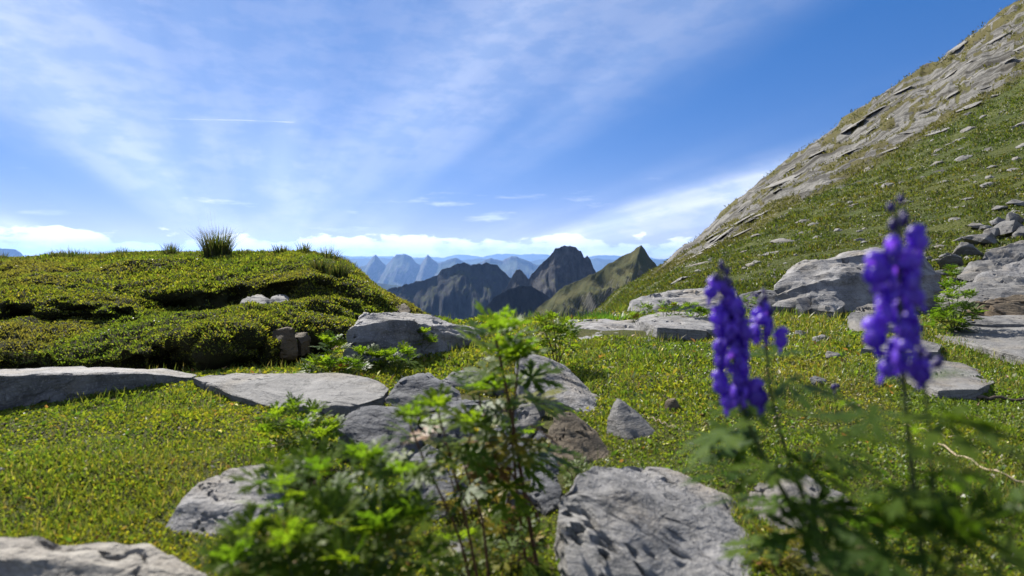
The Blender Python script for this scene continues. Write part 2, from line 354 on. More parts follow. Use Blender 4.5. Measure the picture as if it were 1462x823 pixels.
# ------------------------------------------------------------------ hillside
hpx = np.concatenate([np.linspace(692, 1490, 470), np.linspace(1500, 2400, 90)])
nr = 230; tt = np.linspace(0, 1, nr)
HPX, TT = np.meshgrid(hpx, tt, indexing='ij')
hd0 = hill_db(HPX)-0.5; HD = hd0*(hill_dc(HPX)*1.35/hd0)**TT
HZ = hill_z(HPX, HD); HX = (HPX-731)/F*HD
hraw = hill_z(HPX, HD, False); hm = rockmask_raw(HPX, HD, hraw).ravel()
tq = ((HD-hill_db(HPX))/(hill_dc(HPX)-hill_db(HPX))).ravel()
def rockfrac(pp, tq_, m_):
    s1 = fbm(xyz(pp*.010, tq_*30, 0), 5, 51, .6); s2 = fbm(xyz(pp*.05, tq_*60, 4), 4, 55, .6)
    v = s1*1.05+s2*.85+m_*.46-.35-0.30*sstep(tq_, .84, .99)
    return sstep(v, -.02, .12)*np.maximum(m_, sstep(s1+s2, .62, .8)*.9)
rfrac = rockfrac(HPX.ravel(), tq, hm)
gn = fbm(xyz(HX.ravel()*.25, HD.ravel()*.25, 0), 4, 57)
yel = np.clip(sstep(hm, .02, .5)*(.9)+.35*gn, 0, 1)
HV = np.stack([HX, HD, HZ], -1).reshape(-1, 3)
m = M('hillside_turf_and_rock'); p = m.pos(); at = m.n('ShaderNodeAttribute'); at.attribute_name = 'col'
sp_ = m.n('ShaderNodeSeparateColor'); m.l(at.outputs['Color'], sp_.inputs[0])
a1 = m.noise(p, .5, 8, .65); a2 = m.noise(p, 5, 6, .7); sx_ = m.n('ShaderNodeSeparateXYZ'); m.l(p, sx_.inputs[0]); cb_ = m.n('ShaderNodeCombineXYZ')
m.l(m.math('MULTIPLY', sx_.outputs[0], .22), cb_.inputs[0]); m.l(m.math('MULTIPLY', sp_.outputs[2], 150.), cb_.inputs[1]); a3 = m.noise(cb_.outputs[0], 1.0, 9, .68, .5)
g = m.mix(m.rng(a1, .35, .65), (.045, .062, .014), (.080, .088, .020)); g = m.mix(m.rng(a2, .5, .7, 0, .8), g, (.03, .035, .012)); g = m.mix(sp_.outputs[1], g, (.075, .066, .024))
r = m.mix(m.rng(a3, .40, .58), (.036, .033, .027), (.175, .168, .152)); r = m.mix(m.rng(a2, .48, .62, 0, .75), r, (.06, .056, .045))
edge = m.rng(m.math('ADD', sp_.outputs[0], m.math('MULTIPLY', m.math('SUBTRACT', a2, .5), .9)), .40, .56)
c = m.mix(edge, g, r)
nb = m.bump(a3, .8, .35); nb = m.bump(a2, .8, .12, nb); nb = m.bump(edge, .5, .12, nb)
HILLM = m.principled(c, .93, .12, nb)
hcol = np.stack([rfrac, yel, np.clip(tq, -.2, 1.6)+.5], 1)
hill = obj('hillside', mesh_np('hillside', HV, grid_faces(len(hpx), nr), hcol, mat=HILLM))
tag(hill, 'steep grassy hillside with bare grey rock along its upper edge', 'hillside', kind='structure')

# ------------------------------------------------------------------ lawn
gx = np.arange(-9, 12.01, .075); gy = np.arange(-2.5, 10.5, .075)
GX, GY = np.meshgrid(gx, gy, indexing='ij'); GZ = lawn_z(GX, GY)
LV = np.stack([GX, GY, GZ], -1).reshape(-1, 3); LQ = grid_faces(len(gx), len(gy))
tag(obj('lawn', mesh_np('lawn', LV, LQ, mat=TURF)), 'short alpine turf around the rocks', 'lawn', kind='structure')

# ------------------------------------------------------------------ mound (lofted terraces)
KM = [  # px, then (d,py) for each terrace line
 (-420, [(3.15, 532), (3.10, 500), (3.3, 484), (4.0, 466), (4.0, 446), (4.15, 433), (5.0, 415), (5.1, 407), (6.2, 388), (7.6, 374), (9.5, 392)]),
 (-150, [(3.10, 530), (3.05, 500), (3.2, 484), (4.0, 465), (4.0, 446), (4.15, 432), (5.0, 414), (5.1, 406), (6.2, 386), (7.5, 372), (9.5, 390)]),
 (0,   [(3.12, 530), (3.10, 505), (3.3, 490), (4.1, 464), (4.05, 446), (4.2, 431), (5.0, 413), (5.1, 406), (6.2, 386), (7.5, 371), (9.5, 388)]),
 (70,  [(3.15, 530), (3.15, 510), (3.4, 494), (4.2, 463), (4.1, 447), (4.25, 433), (5.0, 412), (5.1, 405), (6.2, 384), (7.5, 368), (9.5, 386)]),
 (140, [(3.18, 531), (3.20, 510), (3.4, 490), (4.2, 460), (4.15, 446), (4.3, 434), (5.1, 412), (5.2, 404), (6.2, 382), (7.5, 366), (9.5, 385)]),
 (195, [(3.2, 531), (3.2, 505), (3.4, 482), (4.2, 456), (4.25, 450), (4.4, 440), (4.8, 430), (5.0, 415), (6.2, 383), (7.4, 364), (9.5, 384)]),
 (240, [(3.2, 532), (3.1, 505), (3.25, 480), (4.2, 453), (4.3, 450), (4.5, 447), (4.9, 440), (4.95, 420), (6.1, 386), (7.4, 363), (9.3, 384)]),
 (300, [(3.15, 533), (3.0, 505), (3.2, 477), (4.1, 453), (4.3, 450), (4.5, 448), (4.9, 442), (4.95, 415), (6.0, 387), (7.3, 362), (9.2, 384)]),
 (350, [(3.2, 533), (3.05, 500), (3.3, 475), (4.0, 455), (4.3, 450), (4.5, 446), (4.9, 436), (5.0, 408), (5.9, 385), (7.2, 361), (9, 384)]),
 (400, [(3.6, 530), (3.55, 495), (3.75, 470), (4.2, 455), (4.3, 446), (4.5, 438), (4.8, 425), (4.9, 402), (5.8, 384), (7.0, 361), (8.8, 385)]),
 (450, [(3.9, 526), (3.85, 495), (4.0, 472), (4.3, 458), (4.35, 446), (4.6, 436), (4.9, 424), (5.0, 398), (5.7, 380), (6.8, 364), (8.5, 388)]),
 (490, [(4.1, 516), (4.05, 490), (4.2, 475), (4.5, 462), (4.55, 450), (4.7, 440), (5.0, 428), (5.1, 406), (5.6, 388), (6.4, 374), (8, 400)]),
 (530, [(4.3, 502), (4.3, 485), (4.4, 474), (4.6, 465), (4.7, 456), (4.8, 448), (5.0, 440), (5.1, 425), (5.5, 413), (6.0, 402), (7.4, 430)]),
 (570, [(4.7, 484), (4.7, 475), (4.8, 469), (4.9, 463), (5.0, 459), (5.1, 455), (5.2, 451), (5.3, 445), (5.5, 437), (5.8, 431), (7, 460)]),
 (610, [(5.0, 476), (5.0, 473), (5.05, 470), (5.1, 467), (5.2, 465), (5.3, 463), (5.4, 460), (5.5, 458), (5.6, 455), (5.8, 453), (7, 485)]),
 (660, [(5.2, 480), (5.25, 479), (5.3, 478), (5.35, 477), (5.4, 476), (5.5, 475), (5.6, 474), (5.7, 473), (5.8, 472), (6.0, 472), (7.4, 520)]),
]
kp = np.array([k[0] for k in KM], float); kd = np.array([[q[0] for q in k[1]] for k in KM]); ky = np.array([[q[1] for q in k[1]] for k in KM])
kz = CAMH+(YH-ky)/F*kd
kd = np.concatenate([kd[:, :1]-.10, kd, kd[:, -1:]+4], 1); kz = np.concatenate([kz[:, :1]-.9, kz, kz[:, -1:]-3.2], 1)
mpx = np.linspace(-420, 660, 350); K = kd.shape[1]
segs = np.array([6, 12, 12, 22, 12, 12, 26, 14, 34, 34, 14, 8])
u = np.concatenate([np.linspace(i, i+1, s, endpoint=False) for i, s in enumerate(segs)]+[[K-1]])
def smooth_cols(A):
    return np.stack([np.interp(mpx, kp, A[:, k]) for k in range(K)], 1)
KD, KZ = smooth_cols(kd), smooth_cols(kz)
wob = np.stack([fbm(xyz(mpx*.02, 0*mpx+k*5.3, 0), 3, 200+k)*.10 for k in range(K)], 1); wob[:, 0] = 0
KD = KD+wob*np.array([0, .3, .6, .6, 1, 1, 1, 1, 1.2, .8, .4, 0, 0])
ui = np.clip(np.floor(u).astype(int), 0, K-2); uf = u-ui
uf2 = uf*uf*(3-2*uf)*.45+uf*.55
MD = KD[:, ui]*(1-uf2)+KD[:, ui+1]*uf2; MZ = KZ[:, ui]*(1-uf2)+KZ[:, ui+1]*uf2
MX = (mpx[:, None]-731)/F*MD
MV = np.stack([MX, MD, MZ], -1).reshape(-1, 3); MQ = grid_faces(len(mpx), len(u))
_px, _py = PIX(MV); DENT = np.zeros(len(MV))
for (a, b, rx, ry, dp) in [(262, 514, 42, 20, .30), (345, 510, 34, 22, .22), (100, 514, 30, 12, .12), (30, 506, 22, 16, .08), (236, 438, 40, 11, .34), (318, 420, 36, 14, .30), (400, 414, 30, 11, .22), (172, 450, 26, 8, .22), (112, 448, 26, 9, .24), (28, 450, 26, 11, .26), (-50, 450, 40, 11, .26), (455, 505, 26, 18, .2), (450, 452, 26, 10, .2), (468, 412, 22, 13, .22), (500, 440, 22, 12, .2), (-120, 505, 50, 14, .2), (190, 517, 20, 9, .12)]:
    g_ = np.exp(-(((_px-a)/rx)**2)**2-(((_py-b)/ry)**2)**2); DENT = np.maximum(DENT, g_*dp*.72)
DENT *= np.tile((u < 10), len(mpx))*np.clip(.85+1.3*fbm(MV*3.5, 3, 299), .1, 1.4)
MV[:, 1] += DENT; MV[:, 2] -= DENT*.18; MV[:, 0] += DENT*(_px-731)/F
N = vnormals(MV, MQ)
dsp = .11*fbm(MV*1.3, 2, 301)+.04*fbm(MV*4.0, 3, 305)+.034*ridged(MV*np.array((10, 10, 13)), 3, 309)
fz = np.tile(sstep(u, .3, 1.2)*(1-sstep(u, 10.5, 11.5)*.5), len(mpx))
crestd = np.tile(1-.7*np.exp(-((u-10)/.6)**2), len(mpx))
MV = MV+N*(dsp*fz*crestd)[:, None]
tag(obj('grassy_mound', mesh_np('grassy_mound', MV, MQ, mat=MOUNDM)), 'hummocky grass mound with dark earthy hollows and ledges', 'mound', kind='structure')
MN = vnormals(MV, MQ)

# ------------------------------------------------------------------ rocks
FOOT = []      # ground footprints (convex) used to keep grass out
def hull_bm(pts):
    bm = bmesh.new()
    for q in pts: bm.verts.new([float(v) for v in q])
    r = bmesh.ops.convex_hull(bm, input=bm.verts[:])
    junk = list({g for g in r['geom_interior']+r['geom_unused'] if isinstance(g, bmesh.types.BMVert) and g.is_valid})
    if junk: bmesh.ops.delete(bm, geom=junk, context='VERTS')
    return bm
def rock_mesh(name, pts, res, amp, seed, mat, strata=1.0, base=None, rnd=0, facets=3):
    bm = hull_bm(pts)
    for _ in range(9):
        e = [x for x in bm.edges if x.calc_length() > res]
        if not e or len(bm.verts) > 4200: break
        bmesh.ops.subdivide_edges(bm, edges=e, cuts=1, use_grid_fill=True)
        bmesh.ops.triangulate(bm, faces=bm.faces[:])
    for _ in range(rnd): bmesh.ops.smooth_vert(bm, verts=bm.verts[:], factor=.5, use_axis_x=True, use_axis_y=True, use_axis_z=True)
    bm.normal_update()
    V = np.array([v.co[:] for v in bm.verts]); Nn = np.array([v.normal[:] for v in bm.verts])
    Fc = np.array([[v.index for v in f.verts] for f in bm.faces if len(f.verts) == 3]); bm.free()
    sz = np.linalg.norm(V.max(0)-V.min(0)); k = 3.2/sz
    rr = random.Random(seed*7+1); ext = np.maximum(V.max(0)-V.min(0), 1e-6); cen = V.mean(0)
    for _ in range(facets):          # chip flat facets off the corners
        n_ = np.array((rr.gauss(0, 1), rr.gauss(0, 1), abs(rr.gauss(0, .9))))/ext; n_ /= np.linalg.norm(n_)
        ds = (V-cen)@n_; h_ = np.quantile(ds, rr.uniform(.965, .992)); V = V-np.outer(np.maximum(0, ds-h_)*.92, n_)
    W = V+seed*7.31
    d = amp*sz*(.8*fbm(W*k, 3, seed)+.8*fbm(W*k*3.3, 5, seed+3))
    rot = np.array(Euler((R(18+seed % 17), R(-12+seed % 23), 0)).to_matrix())
    Q = W@rot.T
    d = d+amp*sz*.75*strata*ridged(Q*np.array((k*.8, k*.8, k*4.5)), 4, seed+9)
    q = fbm(W*k*1.7, 2, seed+19); d = d+amp*sz*.9*(np.floor(q*5)/5)
    ck = vn(W*k*1.25+.35*np.stack([vn(W*k*4, seed+40), vn(W*k*4+9, seed+41), vn(W*k*4+17, seed+42)], 1), seed+43)
    d = d-amp*sz*1.5*np.exp(-(ck/.028)**2)
    V = V+Nn*d[:, None]
    if base is not None: V = V-np.asarray(base)
    me = mesh_np(name, V, Fc, mat=mat, smooth=True)
    me.set_sharp_from_angle(angle=R(38))
    return me
_seed = [3]
def rock(label, pts, mat=None, res=None, amp=.022, cat='rock', name='rock', group=None, strata=1., sink=.07, foot=True, rnd=0, raw=False):
    def solid(q):
        w = P(*q)
        if foot and not raw and w[2] < float(lawn_z(w[0:1], w[1:2])[0])-.012 and w[1] < 8: h_ = hit(q[0], q[1]); xy = h_[:2]*.45+w[:2]*.55; w = np.array((xy[0], xy[1], float(lawn_z(xy[0:1], xy[1:2])[0])-.012))
        return w
    pts = [solid(q) for q in pts]; _seed[0] += 1
    A = np.array(pts); c = A.mean(0); zb = A[:, 2].min()-sink
    low = np.stack([c[0]+(A[:, 0]-c[0])*.97, c[1]+(A[:, 1]-c[1])*.97, np.full(len(A), zb)], 1)
    allp = np.concatenate([A, low]); base = np.array((c[0], c[1], zb+sink))
    if foot: FOOT.append(allp[:, :2])
    d = c[1]; res = res or max(.010, .0085*d)
    o = obj(name, rock_mesh(name, allp, res, amp, _seed[0], mat or ROCK, strata, base, rnd), loc=base)
    return tag(o, label, cat, group)
def slab(label, outline, z, mat=None, amp=.010, res=None, cat='slab', name='rock_slab', tilt=0., group=None):
    """flat rock whose top outline is given in photo pixels lying at height z"""
    _seed[0] += 1
    A = []
    for i, q in enumerate(outline):
        w = PZ(q[0], q[1], 0.); zl = float(ground_z(w[0:1], w[1:2])[0])+(z if len(q) < 3 else q[2]); A.append(PZ(q[0], q[1], min(zl, CAMH-.1)))
    A = np.array(A); c = A.mean(0)
    lo = np.stack([c[0]+(A[:, 0]-c[0])*1.03, c[1]+(A[:, 1]-c[1])*1.03, np.full(len(A), A[:, 2].min()-.12)], 1)
    allp = np.concatenate([A, lo]); base = np.array((c[0], c[1], A[:, 2].min()-.05)); FOOT.append(allp[:, :2])
    o = obj(name, rock_mesh(name, allp, res or max(.012, .009*c[1]), amp, _seed[0], mat or ROCKW, 1., base, 0, 0), loc=base)
    return tag(o, label, cat, group)
def stone(label, px, py, w, h, mat=None, group=None, depth=1.0, name='stone', cat='stone', at=None, seed=None, amp=.03, yaw=None, flat=False):
    """free-standing stone: base pixel, width and height in photo pixels; stands on the ground there"""
    _seed[0] += 1; r = random.Random(_seed[0]*31)
    b = hit(px, py) if at is None else np.asarray(at)
    ww, hh = w/F*b[1], h/F*b[1]; pts = []
    for i in range(11):
        a = i*2*math.pi/11*3+r.uniform(-.4, .4); e = math.asin(r.uniform(-.3, .95)); q = r.uniform(.75, 1.1)
        pts.append((math.cos(a)*math.cos(e)*ww*.55*q, math.sin(a)*math.cos(e)*ww*.5*depth*q, math.sin(e)*hh*q+hh*.02))
    yw = r.uniform(0, 6) if yaw is None else yaw
    rm = np.array(Euler((0, r.uniform(-.25, .25), 0)).to_matrix()); A = np.array(pts)@rm.T
    FOOT.append(A[:, :2]*.9+b[:2])
    o = obj(name, rock_mesh(name, A, max(.010, ww/11), amp*.6, _seed[0], mat or ROCK, .8, None, 0), loc=b)
    return tag(o, label, cat, group)

# boulders and slabs that stand apart
rock('angular grey boulder with a flat top at the foot of the grassy mound', [(489, 519, 3.15), (492, 500, 3.12), (498, 468, 3.18), (510, 449, 3.35), (524, 447, 3.7), (560, 456, 3.28), (560, 519, 3.2), (600, 452, 4.2), (632, 458, 4.3), (664, 467, 4.3), (690, 476, 4.3), (640, 500, 3.55), (676, 492, 3.9), (590, 462, 3.35), (632, 474, 3.6)], ROCK, amp=.020, cat='boulder', name='boulder', strata=1.5)
rock('long dark overhanging slab at the edge of the sunny turf below the mound', [(-170, 540, 1.95), (0, 537, 2.10), (100, 534, 2.3), (200, 536, 2.5), (272, 540, 2.75), (-170, 532, 2.9), (0, 529, 3.0), (120, 528, 3.1), (240, 531, 3.05), (282, 537, 2.95), (-170, 625, 2.30), (0, 610, 2.48), (90, 596, 2.60), (200, 570, 2.75), (268, 550, 2.88)], ROCK, amp=.008, cat='slab', name='rock_slab', raw=True)
slab('broad flat pale slab beside the end of the long dark slab', [(276, 540), (300, 534), (360, 532), (430, 536), (490, 534), (540, 545), (556, 555), (548, 566), (500, 580), (452, 588, .015), (390, 582, .015), (330, 563, .02)], .045, ROCKW, amp=.008)
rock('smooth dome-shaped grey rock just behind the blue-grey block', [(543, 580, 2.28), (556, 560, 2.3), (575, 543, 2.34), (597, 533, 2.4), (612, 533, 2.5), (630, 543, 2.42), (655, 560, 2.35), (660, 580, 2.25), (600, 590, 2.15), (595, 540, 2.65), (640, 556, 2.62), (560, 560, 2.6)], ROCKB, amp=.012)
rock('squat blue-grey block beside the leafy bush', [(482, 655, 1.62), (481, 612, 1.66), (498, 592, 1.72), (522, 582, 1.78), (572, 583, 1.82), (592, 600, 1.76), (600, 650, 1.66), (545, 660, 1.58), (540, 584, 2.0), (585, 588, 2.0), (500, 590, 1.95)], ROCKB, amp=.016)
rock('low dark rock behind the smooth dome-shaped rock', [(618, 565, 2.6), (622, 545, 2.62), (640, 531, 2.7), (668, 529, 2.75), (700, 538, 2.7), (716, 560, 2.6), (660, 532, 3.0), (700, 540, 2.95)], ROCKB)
rock('long grey rock leaning down to the right with a sharp ridge', [(738, 520, 2.55), (742, 504, 2.6), (757, 501, 2.7), (782, 517, 2.6), (815, 545, 2.45), (842, 568, 2.35), (862, 585, 2.3), (852, 603, 2.22), (800, 590, 2.25), (762, 560, 2.35), (740, 545, 2.45), (800, 520, 2.8), (850, 562, 2.62)], ROCK, amp=.014, strata=1.4)
rock('brownish wedge-shaped rock with a pointed top beside the big pale rock', [(783, 666, 1.72), (786, 610, 1.76), (800, 588, 1.82), (812, 589, 1.86), (838, 610, 1.85), (868, 645, 1.82), (884, 668, 1.78), (830, 684, 1.62), (795, 680, 1.62), (815, 592, 2.02), (860, 640, 2.02)], ROCKO, amp=.014)
rock('small pointed pale rock standing alone on the lawn', [(866, 626, 1.95), (868, 590, 1.97), (879, 568, 2.02), (886, 570, 2.05), (905, 592, 2.02), (938, 617, 1.98), (944, 628, 1.94), (900, 640, 1.84), (890, 575, 2.15), (925, 606, 2.12)], ROCKW, amp=.012)
rock('big pale rock with a broad lit top in the foreground', [(793, 823, 1.12), (792, 710, 1.16), (806, 690, 1.20), (848, 668, 1.34), (905, 664, 1.42), (945, 672, 1.44), (1000, 700, 1.42), (1060, 735, 1.34), (1085, 780, 1.22), (1090, 860, 1.05), (960, 880, .98), (820, 880, 1.0), (860, 730, 1.14), (980, 765, 1.12), (820, 760, 1.10)], ROCK, amp=.020, cat='boulder', name='boulder', strata=.6)
rock('pale rock half buried in the turf beside the blurred leafy plant', [(236, 752, 1.24), (243, 722, 1.28), (280, 685, 1.38), (330, 665, 1.46), (378, 663, 1.52), (402, 672, 1.52), (415, 700, 1.42), (400, 740, 1.30), (330, 772, 1.22), (268, 776, 1.20), (300, 720, 1.28)], ROCK, amp=.016)
rock('pale rock with brown cracks at the near edge of the turf', [(-120, 785, 1.0), (-60, 770, 1.04), (60, 772, 1.06), (130, 774, 1.06), (200, 782, 1.04), (255, 797, 1.02), (295, 820, .98), (290, 870, .92), (100, 900, .88), (-100, 900, .88), (40, 800, .96), (180, 812, .96)], ROCKT, amp=.018)
rock('rounded pale cobble under the long leaning rock', [(728, 628, 1.9), (730, 590, 1.94), (745, 578, 1.98), (762, 578, 2.0), (772, 592, 1.96), (768, 620, 1.92), (748, 634, 1.84), (750, 585, 2.1)], ROCKW)
rock('thin upright pale flake leaning against the long grey rock', [(752, 580, 2.15), (758, 560, 2.15), (772, 554, 2.2), (778, 560, 2.2), (772, 580, 2.15), (765, 585, 2.1)], ROCKW)
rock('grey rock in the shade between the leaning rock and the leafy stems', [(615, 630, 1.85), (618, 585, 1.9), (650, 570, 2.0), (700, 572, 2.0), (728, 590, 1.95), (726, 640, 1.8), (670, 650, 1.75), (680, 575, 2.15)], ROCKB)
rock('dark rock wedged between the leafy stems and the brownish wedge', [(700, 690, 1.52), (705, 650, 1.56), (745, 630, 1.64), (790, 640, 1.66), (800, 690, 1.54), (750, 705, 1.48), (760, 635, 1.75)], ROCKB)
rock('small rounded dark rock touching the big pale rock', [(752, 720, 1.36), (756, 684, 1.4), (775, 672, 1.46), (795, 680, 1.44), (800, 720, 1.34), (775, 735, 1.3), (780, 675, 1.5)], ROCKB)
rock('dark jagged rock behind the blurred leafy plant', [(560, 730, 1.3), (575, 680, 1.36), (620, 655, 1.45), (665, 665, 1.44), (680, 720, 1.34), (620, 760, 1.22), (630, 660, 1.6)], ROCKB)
rock('low flat pale stone among the stems', [(590, 800, 1.12), (610, 775, 1.16), (655, 765, 1.2), (690, 772, 1.18), (700, 800, 1.12), (650, 820, 1.05), (640, 768, 1.28)], ROCKW)
rock('pale split rock at the foot of the flowering plants', [(1060, 745, 1.3), (1075, 700, 1.38), (1100, 682, 1.46), (1150, 680, 1.48), (1205, 705, 1.44), (1230, 735, 1.36), (1200, 775, 1.24), (1120, 790, 1.2), (1130, 700, 1.36)], ROCKW)
rock('low pale rock below the split rock', [(1110, 800, 1.14), (1130, 765, 1.2), (1190, 755, 1.24), (1250, 770, 1.22), (1270, 815, 1.12), (1180, 840, 1.04), (1120, 830, 1.06)], ROCKW)

G_RUB = 'dark angular blocks packed between the rocks of the pile'
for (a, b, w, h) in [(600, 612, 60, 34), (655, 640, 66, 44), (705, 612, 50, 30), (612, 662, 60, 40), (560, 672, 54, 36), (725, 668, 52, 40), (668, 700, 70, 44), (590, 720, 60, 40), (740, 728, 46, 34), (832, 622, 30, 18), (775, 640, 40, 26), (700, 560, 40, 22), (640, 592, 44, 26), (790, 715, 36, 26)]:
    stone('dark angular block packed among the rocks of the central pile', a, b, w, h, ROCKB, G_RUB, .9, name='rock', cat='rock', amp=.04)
FOOT.append(np.array([hit(*q)[:2] for q in [(560, 610), (640, 552), (740, 562), (850, 604), (860, 690), (790, 735), (600, 745)]]))
# the ledges at the far edge of the lawn
rock('long layered slab along the far edge of the lawn', [(797, 466, 5.1), (815, 459, 5.4), (880, 466, 5.3), (905, 472, 5.0), (930, 466, 5.0), (975, 470, 4.9), (1020, 482, 4.7), (1040, 492, 4.4), (1000, 489, 4.35), (940, 487, 4.3), (880, 486, 4.45), (830, 496, 4.2), (806, 500, 4.2), (900, 463, 5.8)], ROCK, amp=.012, cat='slab', name='rock_slab', strata=1.8)
slab('flat pale slab between the two layered slabs at the lawn edge', [(905, 456), (950, 446), (1010, 444), (1055, 448), (1062, 462), (1010, 472), (940, 470)], .07, ROCK, amp=.010)
rock('low layered slab below the hillside with a dark right end', [(893, 448, 6.2), (900, 434, 6.3), (935, 421, 6.6), (985, 416, 6.9), (1040, 414, 6.9), (1050, 420, 6.6), (1050, 438, 6.2), (985, 440, 6.1), (940, 446, 5.9), (960, 416, 7.6), (1040, 413, 7.6)], ROCK, amp=.012, cat='slab', name='rock_slab', strata=1.8)
rock('narrow dark ledge between the layered slab and the huge boulder', [(1040, 440, 6.3), (1045, 424, 6.5), (1075, 418, 6.7), (1108, 416, 6.8), (1112, 440, 6.3), (1075, 443, 6.2), (1090, 416, 7.3)], ROCKB, amp=.014, cat='ledge')
rock('huge boulder with a pale left face at the foot of the hillside', [(1103, 438, 6.2), (1104, 414, 6.35), (1122, 398, 6.5), (1160, 381, 6.6), (1200, 371, 6.7), (1250, 366, 6.8), (1300, 368, 6.9), (1325, 385, 6.8), (1342, 425, 6.7), (1345, 446, 6.4), (1240, 446, 5.9), (1170, 443, 6.0), (1180, 400, 6.15), (1250, 385, 6.25), (1250, 366, 7.8), (1320, 385, 7.8), (1150, 385, 7.5)], ROCK, amp=.024, cat='boulder', name='boulder', strata=1.2)
rock('small dark block against the foot of the huge boulder', [(1135, 442, 5.9), (1137, 427, 5.95), (1155, 424, 6.0), (1160, 440, 5.85), (1148, 445, 5.8), (1150, 425, 6.2)], ROCKB)
rock('oblong pale block against the foot of the huge boulder', [(1158, 442, 5.85), (1160, 426, 5.9), (1178, 421, 6.0), (1200, 424, 6.0), (1206, 436, 5.85), (1190, 446, 5.7), (1185, 422, 6.2)], ROCK)
rock('rounded pale rock beside the leafy clump in front of the huge boulder', [(1209, 474, 4.6), (1210, 452, 4.7), (1222, 440, 4.85), (1245, 433, 4.95), (1285, 434, 4.95), (1305, 455, 4.75), (1300, 478, 4.5), (1250, 484, 4.35), (1250, 434, 5.3)], ROCKW, amp=.016)
slab('large flat pale slab beside the leafy clump', [(1335, 479), (1360, 471), (1410, 464), (1470, 462), (1560, 462), (1600, 500), (1520, 520), (1462, 511), (1410, 497), (1380, 493)], .04, ROCKW)
slab('thin pale slab behind the large flat slab', [(1375, 462), (1378, 454), (1420, 450), (1480, 452), (1540, 458), (1500, 465), (1430, 466)], .10, ROCKW)
slab('flat bare slab sunk in the lawn', [(1275, 524), (1290, 512), (1330, 513), (1375, 520), (1402, 530), (1420, 546), (1395, 557), (1340, 560), (1310, 548)], .022, ROCKW)
slab('small flat slab behind the tall flower spike', [(1230, 498), (1250, 486), (1300, 484), (1345, 492), (1340, 502), (1280, 506)], .04, ROCKW)
rock('dark low ledge under the yellowing plants', [(1385, 447, 5.3), (1390, 434, 5.4), (1430, 427, 5.6), (1490, 424, 5.7), (1540, 430, 5.6), (1530, 455, 5.2), (1430, 455, 5.1)], ROCKO)
# pile of outcrop rocks on the right
rock('big sloping pale slab at the top of the rock pile', [(1368, 398, 7.2), (1385, 378, 7.4), (1410, 358, 7.7), (1446, 348, 8.0), (1500, 350, 8.0), (1540, 380, 7.6), (1500, 398, 7.0), (1430, 400, 6.8), (1392, 402, 6.9), (1470, 346, 9)], ROCKW, cat='slab', name='rock_slab')
rock('grey cracked block below the big sloping slab', [(1392, 412, 6.6), (1400, 394, 6.7), (1440, 374, 6.9), (1500, 372, 6.9), (1560, 390, 6.8), (1540, 412, 6.4), (1450, 415, 6.3)], ROCK)
rock('smooth pale bench of rock under the cracked block', [(1338, 432, 6.2), (1345, 416, 6.3), (1385, 404, 6.4), (1450, 398, 6.5), (1540, 402, 6.5), (1540, 425, 5.9), (1450, 426, 5.8), (1390, 436, 5.7)], ROCKW, cat='ledge')
G_PILE = 'loose blocks around the rock pile on the hillside foot'
for (a, b, w, h) in [(1342, 398, 26, 16), (1358, 384, 40, 24), (1380, 366, 36, 20), (1398, 352, 44, 24), (1350, 372, 18, 12), (1372, 392, 26, 12), (1338, 376, 14, 10), (1326, 372, 12, 8), (1415, 342, 30, 18), (1440, 336, 40, 26), (1425, 326, 22, 20), (1448, 322, 26, 22), (1408, 330, 18, 10), (1392, 326, 30, 9), (1370, 345, 20, 9), (1460, 340, 34, 18), (1430, 300, 24, 8), (1452, 294, 28, 9), (1365, 405, 22, 10), (1346, 410, 16, 8), (1476, 318, 30, 20)]:
    stone('loose pale block wedged in the rock pile at the hillside foot', a, b, w, h, ROCKW, G_PILE, .9, name='rock', cat='rock')
# small stones on the lawn
stone('knobbly brown stone on the lawn beyond the pointed pale rock', 960, 584, 24, 18, ROCKO)
stone('tiny dark stone next to the knobbly brown stone', 951, 570, 11, 7, ROCKO)
stone('dark stone on the lawn between the two flower spikes', 1167, 549, 25, 14, ROCKB)
stone('smooth pale stone on the lawn between the flowers and the huge boulder', 1188, 511, 23, 10, ROCKW)
stone('flat pale stone lying in front of the blocks at the boulder foot', 1173, 487, 26, 10, ROCK)
stone('low broad stone beside the flat pale stone', 1143, 480, 26, 9, ROCK)
stone('thin dark stone lying near the boulder blocks', 1165, 466, 26, 3, ROCKB)
stone('small upright stone at the edge of the big pale rock', 948, 680, 8, 14, ROCKW)
G_PEB = 'pebbles scattered on the lawn'
for i in range(46):
    a, b = random.uniform(0, 1440), random.uniform(500, 700)
    if 480 < a < 900 and b > 515: a += 480
    if a < 470 and b < 610: b += 90
    stone('tiny pale pebble lying in the turf', a, b, random.uniform(3, 7)*(1+(b-500)/250), random.uniform(2, 4)*(1+(b-500)/300), random.choice([ROCK, ROCKW, ROCKO]), G_PEB, name='pebble', cat='pebble')
# rocks set in the mound
rock('white-topped rock poking out of the mound turf', [(340, 440, 4.55), (342, 430, 4.55), (352, 424, 4.65), (375, 424, 4.7), (388, 431, 4.65), (384, 442, 4.5), (360, 444, 4.45), (372, 424, 5.0)], ROCKW, foot=False)
rock('squat brown block in the shaded side of the mound', [(374, 494, 3.50), (376, 474, 3.52), (392, 470, 3.56), (416, 471, 3.58), (421, 490, 3.55), (400, 497, 3.46), (402, 470, 4.2)], ROCKO, foot=False)
rock('narrow brown block next to the squat brown block', [(417, 489, 3.66), (420, 474, 3.68), (436, 473, 3.72), (443, 484, 3.70), (430, 491, 3.62), (430, 473, 4.3)], ROCKO, foot=False)
rock('small grey stone on the mound behind the brown blocks', [(385, 430, 4.75), (388, 424, 4.8), (400, 421, 4.9), (412, 424, 4.85), (412, 432, 4.7), (398, 433, 4.7), (400, 421, 5.1)], ROCK, foot=False)
